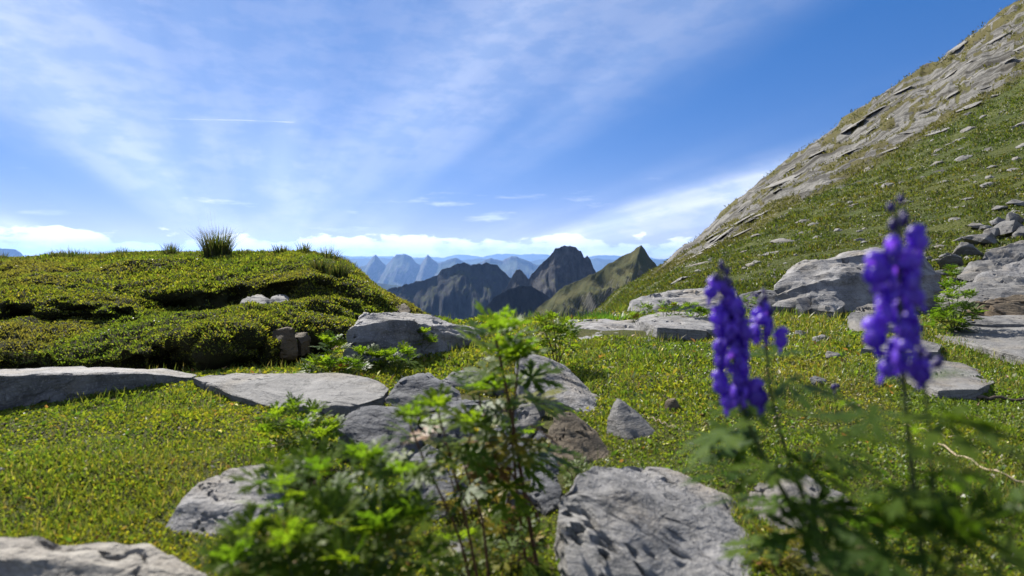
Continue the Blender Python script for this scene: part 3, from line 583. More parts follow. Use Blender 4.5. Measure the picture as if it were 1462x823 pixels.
rock('flat dark stone at the mound shelf edge', [(245, 462, 4.1), (250, 456, 4.1), (275, 454, 4.2), (292, 460, 4.15), (270, 465, 4.0), (270, 455, 4.5)], ROCKO, foot=False)
rock('dark earthy stone on the right flank of the mound', [(440, 440, 4.7), (445, 430, 4.75), (465, 428, 4.8), (480, 436, 4.8), (462, 446, 4.6), (460, 428, 5.1)], ROCKO, foot=False)
rock('brown stone low on the right flank of the mound', [(560, 444, 5.2), (564, 436, 5.25), (578, 434, 5.3), (588, 444, 5.2), (574, 450, 5.1), (575, 435, 5.6)], ROCKO, foot=False)

# hillside stones: shared meshes, aligned with the slope
protos = []
for i in range(7):
    r = random.Random(900+i)
    pts = []
    for k in range(15):
        a = r.uniform(0, 6.283); e = math.asin(r.uniform(-.6, 1)); pts.append((math.cos(a)*math.cos(e)*.5*r.uniform(.8, 1.1), math.sin(a)*math.cos(e)*.34*r.uniform(.8, 1.1), math.sin(e)*.16))
    protos.append(rock_mesh('hillside_stone', np.array(pts), .10, .022, 500+i, ROCKF, 1.0))
def slope_frame(px, d, yawj=0.):
    def q(a, b): return np.array(((a-731)/F*b, b, float(hill_z(np.array([a]), np.array([b]))[0])))
    p0 = q(px, d); dc, db = hill_dc(px), hill_db(px); t = (d-db)/(dc-db)
    pa = px+14.; da = hill_db(pa)+t*(hill_dc(pa)-hill_db(pa))
    ex = Vector(q(pa, da)-q(px-14, hill_db(px-14)+t*(hill_dc(px-14)-hill_db(px-14)))).normalized()
    ey = Vector(q(px, d*1.05)-q(px, d*.95)).normalized()
    nz = ex.cross(ey).normalized()
    if nz.z < 0: nz = -nz
    ey = nz.cross(ex)
    Rm = Matrix((ex, ey, nz)).transposed()@Matrix.Rotation(yawj, 3, 'Z')
    return p0, Rm
def on_hill(me, name, px, d, sx, sy, sz, yaw, parent=None):
    p0, Rm = slope_frame(px, d, yaw)
    o = obj(name, me, parent); o.rotation_mode = 'QUATERNION'; o.rotation_quaternion = Rm.to_quaternion()
    o.location = Vector(p0)+Rm@Vector((0, 0, .03*sx)); o.scale = (sx, sy, sz); return o
G_HS = 'pale stones scattered over the grassy hillside'
cnt = 0; r = random.Random(77)
fixed = [(1117, 347, 34), (1101, 364, 26), (1015, 372, 12), (1045, 352, 14), (1062, 360, 12), (1145, 318, 20), (1195, 330, 14), (1225, 345, 16), (1260, 270, 22), (1235, 245, 16), (1330, 238, 20), (1345, 262, 16), (1290, 290, 18), (1405, 268, 26), (1440, 245, 16), (1450, 185, 24), (1455, 212, 20), (1180, 262, 16), (1160, 322, 14)]
todo = [(a, b, w) for a, b, w in fixed]
while len(todo) < 150:
    a = r.uniform(965, 1475); top = np.interp(a, BPX, BPY); b = r.uniform(top-6, 415)
    if b < top+10 and r.random() < .5: continue
    todo.append((a, b, 6+16*r.random()**2.2))
for a, b, w in todo:
    h = hit(a, b)
    if h[1] > 120 or h[1] < 7.5: continue
    s = w/F*h[1]
    o = on_hill(random.choice(protos), 'hillside_stone', a, h[1], s*1.15, s*r.uniform(1.0, 1.8), s*r.uniform(1.0, 1.7), r.uniform(-.5, .5))
    tag(o, 'pale flat stone lying in the grass of the steep hillside', 'stone', G_HS)
for i in range(60):     # rock bands cropping out of the upper slope
    a = r.uniform(975, 1500); top = np.interp(a, HP, HC); bot = np.interp(a, BPX, BPY)
    b = top+5+(bot+8-top-5)*r.random()**.9
    h = hit(a, b)
    if h[1] > 125 or h[1] < 9: continue
    s = r.uniform(8, 34)/F*h[1]
    on_hill(random.choice(protos), 'rock_band', a, h[1], s*1.5, s*r.uniform(.6, 1.6), s*r.uniform(.15, .32), r.uniform(-.35, .35), hill)

# ------------------------------------------------------------------ grass and turf leaves (stuff)
def inside_any(xy):
    bad = np.zeros(len(xy), bool)
    for A in FOOT:
        c = A.mean(0); bb0, bb1 = A.min(0), A.max(0)
        cand = np.where((xy[:, 0] > bb0[0]) & (xy[:, 0] < bb1[0]) & (xy[:, 1] > bb0[1]) & (xy[:, 1] < bb1[1]))[0]
        if len(cand) == 0: continue
        pts = sorted(map(tuple, A)); lo = []; up = []
        for q in pts:
            while len(lo) > 1 and (lo[-1][0]-lo[-2][0])*(q[1]-lo[-2][1])-(lo[-1][1]-lo[-2][1])*(q[0]-lo[-2][0]) <= 0: lo.pop()
            lo.append(q)
        for q in reversed(pts):
            while len(up) > 1 and (up[-1][0]-up[-2][0])*(q[1]-up[-2][1])-(up[-1][1]-up[-2][1])*(q[0]-up[-2][0]) <= 0: up.pop()
            up.append(q)
        H_ = np.array(lo[:-1]+up[:-1]); ok = np.ones(len(cand), bool); pp = c+(xy[cand]-c)/.84
        for i in range(len(H_)):
            a, b = H_[i], H_[(i+1) % len(H_)]
            ok &= (b[0]-a[0])*(pp[:, 1]-a[1])-(b[1]-a[1])*(pp[:, 0]-a[0]) > 0
        bad[cand[ok]] = True
    return bad
def scatter(V, Q, n, wf):
    T = np.concatenate([Q[:, [0, 1, 2]], Q[:, [0, 2, 3]]]); a, b, c = V[T[:, 0]], V[T[:, 1]], V[T[:, 2]]
    cr = np.cross(b-a, c-a); ar = np.linalg.norm(cr, axis=1)*.5; w = ar*wf((a+b+c)/3); w = np.cumsum(w); w /= w[-1]
    i = np.searchsorted(w, rng.random(n)); i = np.minimum(i, len(T)-1); r1 = np.sqrt(rng.random(n)); r2 = rng.random(n)
    p = a[i]*(1-r1)[:, None]+b[i]*(r1*(1-r2))[:, None]+c[i]*(r1*r2)[:, None]
    nn = cr[i]/np.maximum(np.linalg.norm(cr[i], axis=1), 1e-12)[:, None]; nn[nn[:, 2] < 0] *= -1
    return p, nn
def blades(name, label, p, nrm, length, width, col, lean=(.25, 1.0), mat=GRASS, up=.5):
    n = len(p); yaw = rng.random(n)*2*np.pi
    t = np.stack([np.cos(yaw), np.sin(yaw), np.zeros(n)], 1)
    base = nrm*(1-up)+np.array((0, 0, 1.))*up; base /= np.linalg.norm(base, axis=1)[:, None]
    le = rng.uniform(lean[0], lean[1], n)[:, None]
    dr = base*np.sqrt(np.maximum(0, 1-(le*.97)**2))+t*le; dr /= np.linalg.norm(dr, axis=1)[:, None]
    sd_ = np.cross(dr, rng.normal(size=(n, 3))*.5+base); sd_ /= np.maximum(np.linalg.norm(sd_, axis=1), 1e-9)[:, None]
    l = length[:, None]; w = width[:, None]
    droop = np.array((0, 0, -1.))*l*.12
    v0 = p-base*l*.1; v1 = p+dr*l*.5+sd_*w*.5; v2 = p+dr*l+droop; v3 = p+dr*l*.5-sd_*w*.5
    V = np.stack([v0, v1, v2, v3], 1).reshape(-1, 3); Fc = np.arange(4*n).reshape(n, 4)
    o = obj(name, mesh_np(name, V, Fc, np.repeat(col, 4, 0), smooth=False, mat=mat))
    return tag(o, label, 'grass', kind='stuff')
def palette(p, cols, wts, noise_scale, seed, jitter=.25):
    n = len(p); cols = np.array(cols); idx = rng.choice(len(cols), n, p=np.array(wts)/sum(wts)); c = cols[idx]
    s = fbm(p*noise_scale, 3, seed)
    c = c*np.stack([1+.35*s, 1+.12*s, 1+0*s], 1)*(1+jitter*rng.normal(size=(n, 1)))
    return np.clip(c, .004, .8)
def lw(c):
    d = np.maximum(c[:, 1], .5); px = 731+F*c[:, 0]/d
    return np.where((c[:, 1] > .55) & (c[:, 1] < 8.6) & (np.abs(px-731) < 2000) & (d < edge_d(px)+.35), np.where(np.abs(px-731) < 980, 1., .3)/np.maximum(d, 1.0)**1.75, 0)
p, nn = scatter(LV, LQ, 425000, lw)
k = ~inside_any(p[:, :2]); p, nn = p[k], nn[k]
d = p[:, 1]; sc = np.clip(d/1.7, .75, 4)
col = palette(p, [(.11, .148, .015), (.16, .178, .018), (.20, .188, .022), (.06, .09, .014), (.20, .145, .04), (.42, .38, .26)], [38, 34, 15, 12, 2.0, .4], 1.1, 401, .24)
pt_ = np.clip(fbm(p*1.3, 3, 475)*2.0-.45, 0, .6)[:, None]; col = col*(1-pt_)+np.array((.19, .15, .035))*pt_*(.6+.7*rng.random((len(p), 1)))
pt_ = np.clip(fbm(p*1.6+30, 3, 477)*2.0-.4, 0, .7)[:, None]; col = col*(1-pt_)+np.array((.085, .145, .015))*pt_*(.6+.7*rng.random((len(p), 1)))
tuft = .6+.9*np.clip(fbm(p*4, 3, 405)+.3, 0, 1.1)
blades('lawn_grass', 'short mossy turf leaves covering the lawn', p, nn, .0122*sc*tuft*rng.uniform(.6, 1.5, len(p)), .0072*sc*rng.uniform(.5, 1.3, len(p)), col, (.3, 1.0), up=.4)
ph_, nh_ = scatter(LV, LQ, 9000, lw); k = ~inside_any(ph_[:, :2]); ph_, nh_ = ph_[k], nh_[k]; sch = np.clip(ph_[:, 1]/2, .8, 2.5)
blades('lawn_herbs', 'small broad herb leaves mixed into the turf', ph_, nh_, .026*sch*rng.uniform(.5, 1.4, len(ph_)), .013*sch*rng.uniform(.6, 1.2, len(ph_)), palette(ph_, [(.05, .095, .015), (.075, .12, .018), (.15, .13, .03), (.18, .10, .04), (.45, .42, .34)], [9, 8, 3, 1.6, .5], 1, 415), (.5, 1.0), up=.5)
# taller sparse grass near the stones in the foreground
def lw2(c):
    d = np.maximum(c[:, 1], .5); px = 731+F*c[:, 0]/d
    return lw(c)*(fbm(c*2.2, 2, 77) > .12)
p, nn = scatter(LV, LQ, 26000, lw2); k = ~inside_any(p[:, :2]); p, nn = p[k], nn[k]; d = p[:, 1]; sc = np.clip(d/2.2, .8, 2.5)
blades('lawn_grass', 'thin longer grass standing up through the turf', p, nn, .042*sc*rng.uniform(.5, 1.4, len(p)), .0026*sc, palette(p, [(.08, .12, .018), (.13, .14, .03), (.22, .18, .07)], [5, 3, 1.2], 1, 411), (.05, .7))
# mound
def mw(c):
    d = c[:, 1]; px = 731+F*c[:, 0]/d
    return np.where((px > -260) & (d < 9.0) & (d > 2.4), 1/d**1.2, 0)
p, nn = scatter(MV, MQ, 245000, mw)
bare = fbm(p*np.array((3., 3., 5.)), 3, 421)+(nn[:, 2]-.55)*.9
k = (bare > -.36); p, nn = p[k], nn[k]; d = p[:, 1]; sc = np.clip(d/4., .7, 2.2)
lump = .6+.8*np.clip(fbm(p*3.5, 3, 425)+.35, 0, 1.2)
col = palette(p, [(.092, .120, .013), (.128, .146, .016), (.155, .148, .021), (.058, .080, .013), (.15, .12, .04)], [32, 32, 18, 13, 4], 1.2, 427, .36)
pt_ = np.clip(fbm(p*.9, 3, 471)*2.2-.25, 0, .75)[:, None]; col = col*(1-pt_)+np.array((.145, .125, .032))*pt_*(.7+.6*rng.random((len(p), 1)))
pt_ = np.clip(fbm(p*1.1+30, 3, 473)*2.0-.35, 0, .7)[:, None]; col = col*(1-pt_)+np.array((.10, .150, .015))*pt_*(.7+.6*rng.random((len(p), 1)))
blades('mound_grass', 'tufted grass and moss covering the hummocky mound', p, nn, .022*sc*lump*rng.uniform(.5, 1.5, len(p)), .0100*sc*rng.uniform(.6, 1.3, len(p)), col, (.15, 1.0), up=.55)
# hillside
n = 275000; pxh = rng.uniform(780, 1640, n); th = rng.random(n)**.9
d0, dc = hill_db(pxh), hill_dc(pxh)*1.02; dh = d0*(dc/d0)**th
mraw = rockmask_raw(pxh, dh, hill_z(pxh, dh, False)); tqh = (dh-d0)/(hill_dc(pxh)-d0)
rfh = rockfrac(pxh, tqh, mraw); k = rng.random(n) > rfh*1.15+.28*mraw; pxh, dh, mraw = pxh[k], dh[k], mraw[k]
p = np.stack([(pxh-731)/F*dh, dh, hill_z(pxh, dh)], 1); e = .02*dh
q1 = np.stack([(pxh-731)/F*dh+e, dh, hill_z(pxh+F*e/dh, dh)], 1); q2 = np.stack([(pxh-731)/F*(dh), dh+e, hill_z(731+(pxh-731)*dh/(dh+e), dh+e)], 1)
nn = np.cross(q1-p, q2-p); nn /= np.linalg.norm(nn, axis=1)[:, None]; nn[nn[:, 2] < 0] *= -1
tus = np.clip(fbm(p*np.array((1.3, 1.3, 1.3)), 3, 431)+.35, 0.05, 1.1)
col = palette(p, [(.056, .074, .012), (.076, .090, .015), (.090, .088, .019), (.037, .052, .012), (.125, .10, .035)], [32, 28, 18, 18, 5], .18, 437)
yl = np.clip(sstep(mraw, .02, .5)+.25*fbm(p*.2, 3, 441), 0, 1)[:, None]; col = col*(1-.75*yl)+np.array((.080, .072, .024))*.75*yl
blades('hillside_grass', 'tussocky alpine grass covering the steep hillside', p, nn, np.clip(.0055*dh+.05, .07, .5)*tus*rng.uniform(.5, 1.5, len(p))*1.2, np.clip(.0020*dh+.009, .012, .15)*rng.uniform(.6, 1.3, len(p)), col, (.15, .95), up=.5)

# grass tufts on the mound crest
def cw(c):
    d = c[:, 1]; px = 731+F*c[:, 0]/d
    return np.where((px > -260) & (px < 600) & (np.abs(d-np.interp(px, kp, kd[:, 10])) < .45), np.clip(fbm(c*2.5, 3, 461)+.15, .01, 1), 0)
p, nn = scatter(MV, MQ, 9000, cw); n_ = len(p)
blades('crest_grass', 'uneven fringe of thin grass along the mound crest', p, nn, .075*rng.uniform(.3, 1.5, n_)*np.clip(.5+fbm(p*1.7, 2, 465), .15, 1.2), .0045*rng.uniform(.5, 1.2, n_), palette(p, [(.04, .06, .012), (.08, .085, .02), (.13, .11, .05)], [4, 3, 3], 1, 463), (.02, .6), up=.9)
def tuft_mesh(name, n, h, spread, w, r, stalks=0, cols=None, lean=.55):
    V, Fc, cl = [], [], []
    cols = cols or [(.022, .036, .010), (.040, .055, .014), (.07, .065, .025)]
    for i in range(n+stalks):
        st = i >= n; a = r.uniform(0, 6.283); rr = spread*math.sqrt(r.random()); b = Vector((math.cos(a)*rr, math.sin(a)*rr, -.02))
        le = r.uniform(.1, lean)*(rr/spread*.7+.5)*(.4 if st else 1); ll = h*r.uniform(.45, 1.0)*(1.6 if st else 1); a2 = a+r.uniform(-.6, .6)
        out = Vector((math.cos(a2), math.sin(a2), 0)); sd_ = Vector((-math.sin(a2+r.uniform(-1, 1)), math.cos(a2), 0)).normalized(); c0 = len(V); ww = w*(.35 if st else 1)*r.uniform(.7, 1.3)
        for s in range(4):
            f = s/3; q = b+out*(ll*le*f*f*1.1)+Vector((0, 0, ll*(f-.28*le*f*f))); hw = ww*(1-f*.92)*.5
            V += [q-sd_*hw, q+sd_*hw]
        for s in range(3): Fc.append((c0+2*s, c0+2*s+1, c0+2*s+3, c0+2*s+2))
        c = (.16, .13, .07) if st else r.choice(cols); j = r.uniform(.7, 1.3); cl += [tuple(v*j for v in c)]*8
    return mesh_np(name, np.array([v[:] for v in V]), np.array(Fc), np.array(cl), smooth=True, mat=GRASS)
def mound_top(px, d):
    i = int(np.clip(np.interp(px, mpx, np.arange(len(mpx))), 0, len(mpx)-1)); A = MV.reshape(len(mpx), len(u), 3)[i]
    j = np.argmin(np.abs(A[60:, 1]-d))+60; return A[j]
r = random.Random(5)
for (px, d, hpx_, wpx, n, st, lab) in [
    (311, 7.05, 42, 44, 420, 8, 'big dark bushy grass tuft on the crest of the mound'),
    (247, 7.2, 20, 24, 150, 4, 'smaller grass tuft beside the big dark tuft on the mound crest'),
    (112, 7.35, 15, 46, 150, 16, 'wide low grass tuft on the mound crest with thin stalks'),
    (84, 7.4, 12, 18, 90, 4, 'short grass tuft next to the wide low tuft on the mound'),
    (352, 7.1, 11, 26, 120, 5, 'low grass tuft just right of the big dark tuft on the mound'),
    (384, 6.95, 11, 20, 110, 4, 'low olive grass tuft on the mound crest near the flank'),
    (404, 6.95, 15, 26, 130, 1, 'dense rounded grass cushion on the mound crest'),
    (470, 6.4, 18, 36, 150, 24, 'grass tuft with many fine stalks at the corner of the mound'),
    (458, 5.6, 22, 30, 240, 2, 'dark green grass cushion on the mound shoulder'),
    (484, 5.4, 26, 30, 260, 3, 'dark grass tuft hanging on the right shoulder of the mound'),
    (180, 7.35, 14, 22, 70, 2, 'tiny grass tuft on the mound crest between the larger tufts'),
    (5, 7.4, 14, 16, 60, 5, 'sparse grass tuft at the far end of the mound crest'),
    (436, 6.8, 18, 22, 80, 8, 'thin stalky grass tuft on the mound crest above the flank')]:
    b = mound_top(px, d); me = tuft_mesh('grass_tuft', n, hpx_/F*b[1]*1.15, wpx/F*b[1]*.42, .012, r, st)
    tag(obj('grass_tuft', me, loc=b), lab, 'grass tuft')
b = hit(868, 462); tag(obj('grass_tuft', tuft_mesh('grass_tuft', 260, .14, .28, .02, r, 0, [(.05, .11, .015), (.08, .15, .02)], .8), loc=b+np.array((0, .25, .0))), 'bright green leafy tuft behind the long layered slab', 'grass tuft')
for (px, py, lab) in [(178, 590, 'few long grass blades rising at the shaded foot of the long dark slab'), (780, 600, 'small grass tuft between the leaning rock and the brownish wedge'), (850, 676, 'small grass tuft beside the big pale rock'), (205, 575, 'small grass tuft near the end of the long dark slab')]:
    b = hit(px, py); tag(obj('grass_tuft', tuft_mesh('grass_tuft', 26, .10, .05, .004, r, 0, None, .9), loc=b), lab, 'grass tuft')

# ------------------------------------------------------------------ leafy plants and monkshood flowers
def leaf_mat(name, a, b, tr=.45, tg=(1.9, 2.0, .6)):
    m = M(name); oi = m.n('ShaderNodeObjectInfo'); n = m.noise(m.pos(), 60, 3, .6)
    c = m.mix(oi.outputs['Random'], a, b); c = m.mix(m.rng(n, .4, .7, 0, .35), c, tuple(v*.6 for v in a))
    return m.principled(c, .42, .13, m.bump(n, .6, .004), tr, m.mix(1.0, c, tg, 'MULTIPLY'))
LEAF = leaf_mat('leaf_green', (.065, .118, .015), (.135, .18, .019), .6)
LEAFD = leaf_mat('leaf_dark_green', (.05, .095, .016), (.105, .155, .020), .58)
LEAFY = leaf_mat('leaf_yellowing', (.13, .14, .015), (.24, .18, .02))
LEAFB = leaf_mat('leaf_dry_brown', (.12, .06, .02), (.20, .10, .03), .3, (1.4, 1.2, .8))
def plain(name, c, rough=.6, tr=0.):
    m = M(name); n = m.noise(m.pos(), 90, 3, .6); cc = m.mix(m.rng(n, .35, .7), c, tuple(v*.6 for v in c))
    return m.principled(cc, rough, .3, None, tr)
STEMR = plain('stem_reddish', (.10, .045, .022)); STEMG = plain('stem_green', (.06, .085, .025)); STEMD = plain('stem_dry', (.36, .28, .18)); TWIG = plain('twig_dark', (.07, .05, .035))
def petal_mat(name, a, b, tg):
    m = M(name); oi = m.n('ShaderNodeObjectInfo'); c = m.mix(oi.outputs['Random'], a, b); n = m.noise(m.pos(), 160, 3, .6)
    c = m.mix(m.rng(n, .4, .7, 0, .4), c, tuple(v*.6 for v in a))
    return m.principled(c, .38, .4, None, .42, m.mix(1.0, c, tg, 'MULTIPLY'))
PETAL = petal_mat('petal_violet', (.085, .034, .40), (.19, .085, .62), (1.7, 1.3, 1.5))
BUD = petal_mat('bud_violet', (.05, .035, .16), (.09, .07, .20), (1.3, 1.2, 1.2))

def leaf_mesh(seed, mat, detail=True):
    r = random.Random(seed); V, Fc = [], []
    def strip(pts, wid):
        c0 = len(V)
        for i, (q, w) in enumerate(zip(pts, wid)):
            a = pts[min(i+1, len(pts)-1)]-pts[max(i-1, 0)]; s = a.cross(Vector((0, 0, 1)))
            s = s.normalized() if s.length > 1e-6 else Vector((1, 0, 0))
            V.extend([q-s*w*.5, q+s*w*.5])
        for i in range(len(pts)-1): Fc.append((c0+2*i, c0+2*i+1, c0+2*i+3, c0+2*i+2))
    pet = r.uniform(.35, .6); top = Vector((0, pet, pet*.18))
    strip([Vector((0, 0, 0)), Vector((0, pet*.5, pet*.16)), top], [.035, .03, .03])
    def drop(q): return Vector((q.x, q.y, q.z-.22*((q-top).length)**2*1.1))
    for ang, ln in ((0, 1.0), (38, .95), (-38, .95), (78, .78), (-78, .78), (118, .5), (-118, .5)):
        a = R(90-ang+r.uniform(-6, 6)); ln *= r.uniform(.85, 1.1)*.72; dr = Vector((math.cos(a), math.sin(a), r.uniform(.0, .25)))
        mid = top+dr*ln*.5
        strip([drop(top), drop(top+dr*ln*.25), drop(mid), drop(top+dr*ln*.78), drop(top+dr*ln)], [.025, .075, .115, .085, .0])
        if detail:
            for sgn in (-1, 1):
                for f, sl in ((.38, .42), (.6, .30)):
                    a2 = a+sgn*R(r.uniform(24, 38)); d2 = Vector((math.cos(a2), math.sin(a2), dr.z)); b = top+dr*ln*f; l2 = ln*sl*r.uniform(.8, 1.15)
                    strip([drop(b), drop(b+d2*l2*.5), drop(b+d2*l2)], [.035, .058, .0])
    return mesh_np('leaf', np.array([v[:] for v in V]), np.array(Fc), smooth=True, mat=mat)
LM = {k: [leaf_mesh(60+i, mt) for i in range(6)] for k, mt in (('g', LEAF), ('d', LEAFD), ('y', LEAFY), ('b', LEAFB))}
def tube(pts, r0, r1, n=6):
    V, Fc = [], []; m_ = len(pts)
    for i, q in enumerate(pts):
        t = Vector(pts[min(i+1, m_-1)])-Vector(pts[max(i-1, 0)]); t.normalize()
        a = t.cross(Vector((0, 1, .2))).normalized(); b = t.cross(a); rr = r0+(r1-r0)*i/(m_-1)
        for j in range(n):
            th = 2*math.pi*j/n; V.append((Vector(q)+(a*math.cos(th)+b*math.sin(th))*rr)[:])
    for i in range(m_-1):
        for j in range(n): Fc.append((i*n+j, i*n+(j+1) % n, (i+1)*n+(j+1) % n, (i+1)*n+j))
    return np.array(V), np.array(Fc)
def curve(ctrl, n=16):
    ctrl = np.array(ctrl, float); t = np.linspace(0, 1, len(ctrl)); tt_ = np.linspace(0, 1, n)
    c = np.stack([np.interp(tt_, t, ctrl[:, k]) for k in range(3)], 1)
    for _ in range(2): c[1:-1] = (c[:-2]+2*c[1:-1]+c[2:])/4
    return c
def at_curve(c, f):
    x = f*(len(c)-1); i = min(int(x), len(c)-2); q = c[i]+(c[i+1]-c[i])*(x-i); t = Vector(c[i+1]-c[i]).normalized(); return q, t
def leaf_rot(yaw, elev, roll=0.):
    return (Matrix.Rotation(yaw, 3, 'Z')@Matrix.Rotation(elev, 3, 'X')@Matrix.Rotation(roll, 3, 'Y')).to_euler()
# flower: sepals mesh with a hood
def ellipsoid(c, rx, ry, rz, keep=None, nu=10, nv=7, rot=None):
    V, Fc = [], []
    for i in range(nv+1):
        th = math.pi*i/nv
        for j in range(nu):
            ph = 2*math.pi*j/nu; v = Vector((rx*math.sin(th)*math.cos(ph), ry*math.sin(th)*math.sin(ph), rz*math.cos(th)))
            if rot: v = rot@v
            V.append((v+Vector(c))[:])
    for i in range(nv):
        for j in range(nu):
            f = (i*nu+j, i*nu+(j+1) % nu, (i+1)*nu+(j+1) % nu, (i+1)*nu+j)
            cc = sum((Vector(V[k])-Vector(c) for k in f), Vector())/4
            if keep is None or keep(cc): Fc.append(f)
    return V, Fc
def joined(parts, mat, name):
    V, Fc = [], []
    for v, f in parts: o_ = len(V); V += list(v); Fc += [tuple(a+o_ for a in q) for q in f]
    return mesh_np(name, np.array(V), np.array(Fc), mat=mat)
tv, tf = tube([(0, -.005, -.004), (0, .006, .003), (0, .014, .010)], .0008, .0007, 5)
fl_parts = [([tuple(q) for q in tv], [tuple(q) for q in tf])]
for s in (-1, 1):
    fl_parts.append(ellipsoid((s*.0065, .017, .009), .0022, .0075, .0078, None, 10, 6, Matrix.Rotation(s*.35, 3, 'Z')))
    fl_parts.append(ellipsoid((s*.0035, .0175, -.0005), .0028, .0018, .0072, None, 8, 6, Matrix.Rotation(-s*.3, 3, 'Y')))
FLOWER = joined(fl_parts, PETAL, 'flower')
HOOD = joined([ellipsoid((0, .0145, .0165), .0078, .0090, .0115, lambda c: c.z > -.004 and not (c.y > .004 and c.z < .003), 12, 9, Matrix.Rotation(-.25, 3, 'X'))], PETAL, 'hood')
BUDM = joined([([tuple(q) for q in tv], [tuple(q) for q in tf]), ellipsoid((0, .014, .013), .0045, .005, .0068, None, 9, 7, Matrix.Rotation(-.4, 3, 'X'))], BUD, 'bud')

def plant(label, cat, stems, size, name='leafy_plant', group=None, seed=0, mix='g', yellow=.06, stem_mat=None, rad=.0028, start=.35, nleaf=9, rosette=5, elev=(-15, 45)):
    """stems: list of dict(pts=[3-D points base..tip], spike=(f0, n, scale) optional)"""
    r = random.Random(seed); base = np.array(stems[0]['pts'][0], float)
    root = obj(name, None, loc=base); root.empty_display_size = .05; tag(root, label, cat, group)
    for s in stems:
        c = curve(s['pts'], 18)-base
        v, f = tube(c, rad*s.get('r', 1), rad*.5*s.get('r', 1)); obj('stem', mesh_np('stem', v, f, mat=s.get('mat', stem_mat or STEMG)), root)
        spike = s.get('spike'); st = s.get('start', start); n = s.get('n', nleaf); top = spike[0]-.03 if spike else 1.0
        ph = r.uniform(0, 6.28)
        for i in range(n):
            f_ = st+(top-st)*(i+.3)/n; q, t = at_curve(c, f_); yaw = ph+i*2.4+r.uniform(-.4, .4)
            kind = mix
            if r.random() < s.get('yellow', yellow)*(1.8-1.6*f_): kind = 'y' if r.random() < .75 else 'b'
            g_ = (f_-st)/max(1e-6, 1-st)
            o = obj('leaf', r.choice(LM[kind]), root, q); o.rotation_euler = leaf_rot(yaw, R(elev[0]+(elev[1]-elev[0])*g_+r.uniform(-15, 15)), r.uniform(-.5, .5))
            k = size*s.get('size', 1)*(1.1-.35*g_)*r.uniform(.8, 1.2); o.scale = (k, k, k)
        if not spike:
            for i in range(rosette):
                q, t = at_curve(c, 1-.03*i/rosette); o = obj('leaf', r.choice(LM[mix]), root, q)
                o.rotation_euler = leaf_rot(ph+i*1.3+r.uniform(-.3, .3), R(r.uniform(25, 65))); k = size*s.get('size', 1)*r.uniform(.5, .75); o.scale = (k, k, k)
        else:
            f0, n, sc_, nb = spike
            for i in range(n):
                if nb < n-8 and i < n-nb and r.random() < .12: continue
                g_ = i/(n-1); q, t = at_curve(c, f0+(1-f0)*g_); yaw = ph+i*2.4+r.uniform(-.35, .35)
                bud = i >= n-nb; o = obj('bud' if bud else 'flower', BUDM if bud else FLOWER, root, q)
                el = R(r.uniform(-25, 28)+25*g_); k = sc_*(r.uniform(.78, 1.2) if not bud else (.95-.35*(i-(n-nb))/max(1, nb)))
                if not bud: k *= 1.05-.15*g_
                o.rotation_euler = leaf_rot(yaw, el); o.scale = (k, k, k)
                if not bud: obj('hood', HOOD, o)
    return root
def stems_at(px, py, tips, d=None, lean=0.):
    b = hit(px, py) if d is None else np.array([P(px, py, d)[0], d, float(ground_z(P(px, py, d)[0:1], np.array([d]))[0])])
    out = []
    for (tx, ty, *rest) in tips:
        dd = b[1]+(rest[0] if rest else 0.); t = P(tx, ty, dd); mid = (b*.45+t*.55)+np.array((random.uniform(-.01, .01), random.uniform(-.01, .01), .0)); mid[:2] = b[:2]*.6+t[:2]*.4
        out.append({'pts': [b+np.array((random.uniform(-.012, .012), random.uniform(-.012, .012), -.01)), mid, t]})
    return out

# flowering monkshood on the right
fa = [P(1330, 1010, .74), P(1190, 823, .66), P(1110, 690, .63), P(1058, 590, .62), P(1045, 500, .62), P(1030, 392, .62)]; fa[0][2] = 0
fb = [P(1330, 1010, .74), P(1200, 823, .68), P(1135, 690, .67), P(1100, 570, .66), P(1094, 500, .66), P(1088, 428, .66)]; fb[0][2] = 0
plant('monkshood with a dense narrow violet flower spike and a small side spike of buds', 'flower', [{'pts': fa, 'spike': (.61, 33, .95, 6), 'n': 17, 'start': .28}, {'pts': fb, 'spike': (.82, 11, .85, 6), 'n': 13, 'start': .32, 'r': .8}], .085, 'monkshood_plant', seed=3, mix='d', stem_mat=STEMG, rad=.0036, yellow=.03, elev=(-20, 25), group='flowering monkshood')
fc = [P(1340, 1290, .50), P(1330, 900, .49), P(1305, 700, .485), P(1290, 560, .48), P(1285, 430, .48), P(1282, 306, .48)]; fc[0][2] = 0
fd = [P(1340, 1290, .52), P(1335, 900, .50), P(1330, 640, .50), P(1322, 570, .50), P(1318, 520, .50)]; fd[0][2] = 0
plant('tall monkshood with a loose violet flower spike rising above the huge boulder', 'flower', [{'pts': fc, 'spike': (.615, 23, .96, 5), 'n': 10, 'start': .34}, {'pts': fd, 'spike': (.93, 5, .9, 5), 'n': 4, 'start': .5, 'r': .7}], .070, 'monkshood_plant', seed=8, mix='d', rad=.0034, yellow=.02, elev=(-20, 20), group='flowering monkshood')
low = []
for (tx, ty, dd) in [(1290, 775, .47), (1370, 785, .45), (1445, 760, .47)]:
    q = P(tx, ty, dd); low.append({'pts': [np.array((q[0]*.9+.03, dd+.05, 0)), np.array((q[0]*.95+.02, dd+.04, q[2]*.55)), q]})
plant('blurred dark green leafy clump below the tall flower spike', 'plant', low, .075, 'leafy_plant', seed=21, mix='d', nleaf=5, start=.5, rad=.0026, yellow=.02, elev=(-20, 20))
ta = [P(1205, 880, .9), P(1205, 720, .9), P(1196, 600, .9), P(1192, 560, .9)]; ta[0][2] = 0
